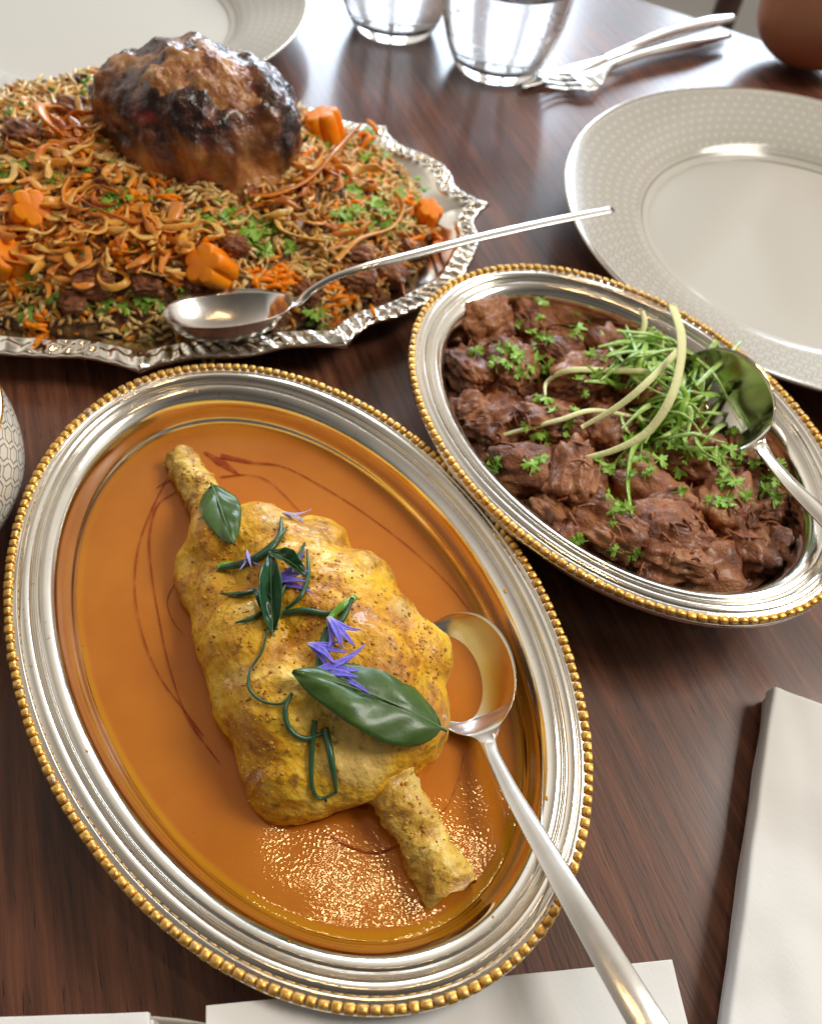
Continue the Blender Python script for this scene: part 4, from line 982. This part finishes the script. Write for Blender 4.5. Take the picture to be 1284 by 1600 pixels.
# herbs on the rice
LR = 'chopped green coriander leaf scattered on the spiced rice'; GR = 'coriander leaves on the rice'
for (cx, cy, sx_, sy_, n) in ((25, 225, 20, 12, 6), (30, 270, 25, 18, 12), (60, 310, 30, 10, 6), (85, 415, 25, 14, 8), (240, 380, 15, 12, 6), (410, 375, 30, 20, 16), (340, 350, 25, 8, 7), (560, 320, 35, 30, 14), (600, 350, 30, 20, 12), (540, 355, 12, 10, 5),
                              (580, 250, 20, 20, 6), (230, 480, 25, 12, 4), (290, 470, 12, 8, 4), (110, 480, 50, 20, 6), (190, 320, 20, 10, 6), (640, 300, 14, 20, 4), (480, 500, 14, 14, 4), (120, 300, 40, 20, 6), (500, 240, 20, 20, 4)):
    for i in range(n):
        _p = (rnd.gauss(cx, sx_*.8), rnd.gauss(cy, sy_*.8)); put_leaf(TR, *_p, rnd.uniform(.0028, .0058), 'chopped coriander leaf '+where_rice(*_p), GR, lift=.002)
# spoon laid on the rice
spoon('serving_spoon', 'steel serving spoon resting on the rice with handle over the tray rim', at(256, 490, .0315), at(468, 468, .0315), (.02, .30, 1), .0350, .0125,
      [at(486, 452, .0345), at(520, 432, .0390), at(570, 416, .0425), at(640, 398, .0435), at(740, 372, .044), at(850, 347, .044), at(957, 326, .0435)], [.0026, .0016, .0016, .0020, .0024, .0027, .0022], [.0010, .0013, .0012, .0011, .0011, .0010, .0008], M_STEEL)

# ------------------------------------------------------------------ water tumblers
mgl = Mt('clear_glass'); mgl.set(col=(1, 1, 1), rough=.0, trans=1.0, ior=1.48)
mwa = Mt('water'); mwa.set(col=(1, 1, 1), rough=.0, trans=1.0, ior=1.33)
mbu = Mt('air_bubble'); mbu.set(col=(1, 1, 1), rough=.02, trans=1.0, ior=.88)
OUT = [(0, 0), (.020, 0), (.0262, .0012), (.0310, .0080), (.0360, .0200), (.0400, .0350), (.0418, .0520), (.0412, .0700), (.0396, .0880), (.0380, .1000)]
INN = [(.0368, .1002), (.0384, .088), (.0400, .070), (.0406, .052), (.0386, .035), (.0343, .0205), (.0270, .0110), (.016, .0075), (0, .0068)]
def tumbler(c, label, seed, lev=.056):
    t = empty('water_glass', c, label, 'glass', 'clear tumblers of sparkling water')
    o_ = spline([(r, z, 0) for r, z in OUT], 50)[:, :2]; i_ = spline([(r, z, 0) for r, z in INN], 50)[:, :2]
    pr = np.vstack([o_, i_]); pr[:, 0] = np.maximum(pr[:, 0], 0); V, F = lathe(pr, 96, c); V, F = outward(V, F); obj('glass_shell', V, F, mgl, t)
    iz = i_[::-1]; wz = [(max(0, r+.0003), z-.0003) for r, z in iz if z < lev]; wz = wz+[(wz[-1][0], lev), (wz[-1][0]-.001, lev-.0004), (0, lev-.0004)]
    V, F = lathe(wz, 96, c); V, F = outward(V, F); obj('water', V, F, mwa, t)
    r = random.Random(seed); parts = []
    for k in range(320):
        z = r.uniform(.010, lev-.002); rad = np.interp(z, iz[:, 1], iz[:, 0]); a = r.uniform(0, 2*PI)
        q = rad-r.uniform(.0009, .0016) if r.random() < .8 else rad*r.uniform(.1, .9); s = r.uniform(.0003, .0008); V, F = ICO[1]
        parts.append((V*s+np.array([c[0]+q*math.cos(a), c[1]+q*math.sin(a), c[2]+z]), F))
    V, F = merge(parts); b_ = obj('bubbles', V, F, mbu, t); b_['kind'] = 'stuff'
g = at(772, 112, 0); tumbler((g.x, g.y+.006, 0), 'right and nearer of the two clear tumblers of sparkling water', 3)
g = at(611, 52, 0); tumbler((g.x, g.y+.008, 0), 'left and farther of the two clear tumblers of sparkling water', 4)

# ------------------------------------------------------------------ knife and fork
kn = empty('table_knife', tuple(at(975, 80, 0)), 'polished table knife lying under the fork beside the right tumbler', 'knife')
V, F = sweep([at(814, 136, .0025), at(850, 121, .003), at(900, 106, .0035), at(945, 92, .005)], [.0020, .0065, .0075, .0035], [.0006, .0008, .0010, .0016], n=40, k=12, up=(.15, .35, 1)); obj('blade', V, F, M_SILVER, kn)
V, F = sweep([at(943, 93, .005), at(985, 76, .0085), at(1050, 50, .010), at(1110, 34, .010), at(1144, 27, .0095)], [.0030, .0036, .0060, .0064, .0030], [.0022, .003, .0040, .0036, .002], n=50, k=16); obj('handle', V, F, M_STEEL, kn)
fk = empty('table_fork', tuple(at(960, 100, 0)), 'polished table fork lying across the knife blade beside the right tumbler', 'fork')
V, F = sweep([at(922, 124, .0065), at(938, 113, .0075), at(958, 101, .008), at(1010, 83, .0085), at(1080, 66, .0085), at(1137, 54, .0075)], [.0095, .0050, .0028, .0036, .0062, .0040], [.0012, .0016, .0022, .0026, .0034, .0018], n=60, k=16); obj('handle', V, F, M_STEEL, fk)
V, F = sweep([at(932, 118, .0072), at(918, 125, .0058), at(902, 129, .0052)], [.0060, .0112, .0108], [.0012, .0010, .0010], n=20, k=14, power=3); obj('fork_head', V, F, M_STEEL, fk)
for k in range(4):
    o_ = (k-1.5); V, F = sweep([at(908+o_*4.0, 128+o_*8.0, .0052), at(880+o_*5, 127+o_*8.2, .0042), at(856+o_*6, 125+o_*8.2, .0060), at(842+o_*7, 123+o_*8, .0085)], [.0018, .0016, .0014, .0006], [.0010, .0010, .0008, .0006], n=24, k=8); obj('tine', V, F, M_STEEL, fk)

# ------------------------------------------------------------------ napkins
def cloth(t, name, c4, th, seed, amp=.0012, nu=70, nv=70):
    a, b, c, d = [np.array(q) for q in c4]; V = []
    for i in range(nu):
        for j in range(nv):
            u, v = i/(nu-1), j/(nv-1); p = (a*(1-u)+b*u)*(1-v)+(d*(1-u)+c*u)*v
            e_ = min(u, v, 1-u, 1-v)
            p = p+np.array([0, 0, amp*noise.fractal(Vector((p[0]*22+seed, p[1]*22, seed)), .9, 2, 3)+amp*.5*noise.noise(Vector((p[0]*90, p[1]*30, seed)))])
            V.append(p)
    o = obj(name, np.array(V), grid(nu, nv).tolist(), M_LINEN, t); m = o.modifiers.new('thickness', 'SOLIDIFY'); m.thickness = th; m.offset = 0
    m = o.modifiers.new('fold', 'BEVEL'); m.width = th*.48; m.segments = 4; m.limit_method = 'ANGLE'; return o
A = at(1207, 1070, .012); Cc = at(1136, 1600, .012); dn = (Cc-A).normalized(); rt_ = Vector((-dn.y, dn.x, 0)); rt_ = rt_ if rt_.x > 0 else -rt_
B_ = at(1284, 1096, .012); rt_ = (B_-A).normalized()
nR = empty('folded_napkin', (A.x, A.y, 0), 'thick folded white linen napkin at the lower right edge of the table', 'napkin', 'white linen napkins')
for k, z in enumerate((.0033, .0090)):
    off = .0012*(1-k)
    p0 = Vector((A.x, A.y, z))+rt_*off-dn*0; p1 = p0+rt_*.10; p3 = p0+dn*.16; p2 = p3+rt_*.10
    cloth(nR, 'fold_layer', (p0, p1, p2, p3), .0062, k*3.1, .0018)
def bottom(name, pts, label, grp, seed):
    P = [Vector(q) for q in pts]; t = empty(name, (P[0].x, P[0].y, 0), label, 'napkin', grp)
    cloth(t, 'fold_layer', P, .0030, seed, .0008); cloth(t, 'fold_layer', [p+Vector((.001, -.0012, -.0032)) for p in P], .0030, seed+4, .0008)
q0 = at(322, 1572, .026); q1 = at(1046, 1500, .012); q2 = at(1092, 1690, .012); q3 = at(322, 1700, .026)
bottom('folded_napkin', (q0, q1, q2, q3), 'white napkin at the bottom centre, crossed by the long spoon handle', 'white linen napkins', 1)
q0 = at(-250, 1598, .026); q1 = at(234, 1582, .026); q2 = at(240, 1700, .026); q3 = at(-260, 1700, .026)
bottom('folded_napkin', (q0, q1, q2, q3), 'white napkin peeking in at the bottom left corner', 'white linen napkins', 8)

# ------------------------------------------------------------------ bare arm resting its elbow on the far right of the table
mskin = Mt('brown_skin'); v = mskin.obj(); mskin.set(col=mskin.mix(mskin.noise(v, 30, 3), (.55, .25, .15), (.60, .29, .17)), rough=.48, sss=.2).sssr((1, .35, .2), .006); mskin.bump(mskin.noise(v, 500, 3), .0003, .5)
eb = at(1240, 121, 0)
ells = []
for k in range(14):
    s = k/13; ells.append(((eb.x+.004-s*.030, eb.y+.020+s*.05, .036+s*.22), (.043-.008*s, .040-.008*s, .036)))
    ells.append(((eb.x+.010+s*.15, eb.y+.022+s*.10, .040+s*.21), (.046+.004*s, .044, .040)))
V, F = blob(ells, .005, 12)
arm = obj('person', V, F, mskin, origin=(eb.x, eb.y, 0)); tag(arm, 'bare brown arm resting its elbow on the table beyond the right plate', 'person')
sub = arm.modifiers.new('smooth', 'SUBSURF'); sub.levels = 1; sub.render_levels = 1

# tell the few beef chunks that still share a description apart by their order in the dish
same = {}
for o in COL.objects:
    if o.get('category') == 'beef chunk': same.setdefault(o['label'], []).append(o)
for l_, os_ in same.items():
    os_.sort(key=lambda o: o.location.x)
    if len(os_) == 2: words = ['left one of two', 'right one of two']
    elif len(os_) == 3: words = ['leftmost of three', 'middle of three', 'rightmost of three']
    else: continue
    for o, w_ in zip(os_, words): o['label'] = l_+', '+w_
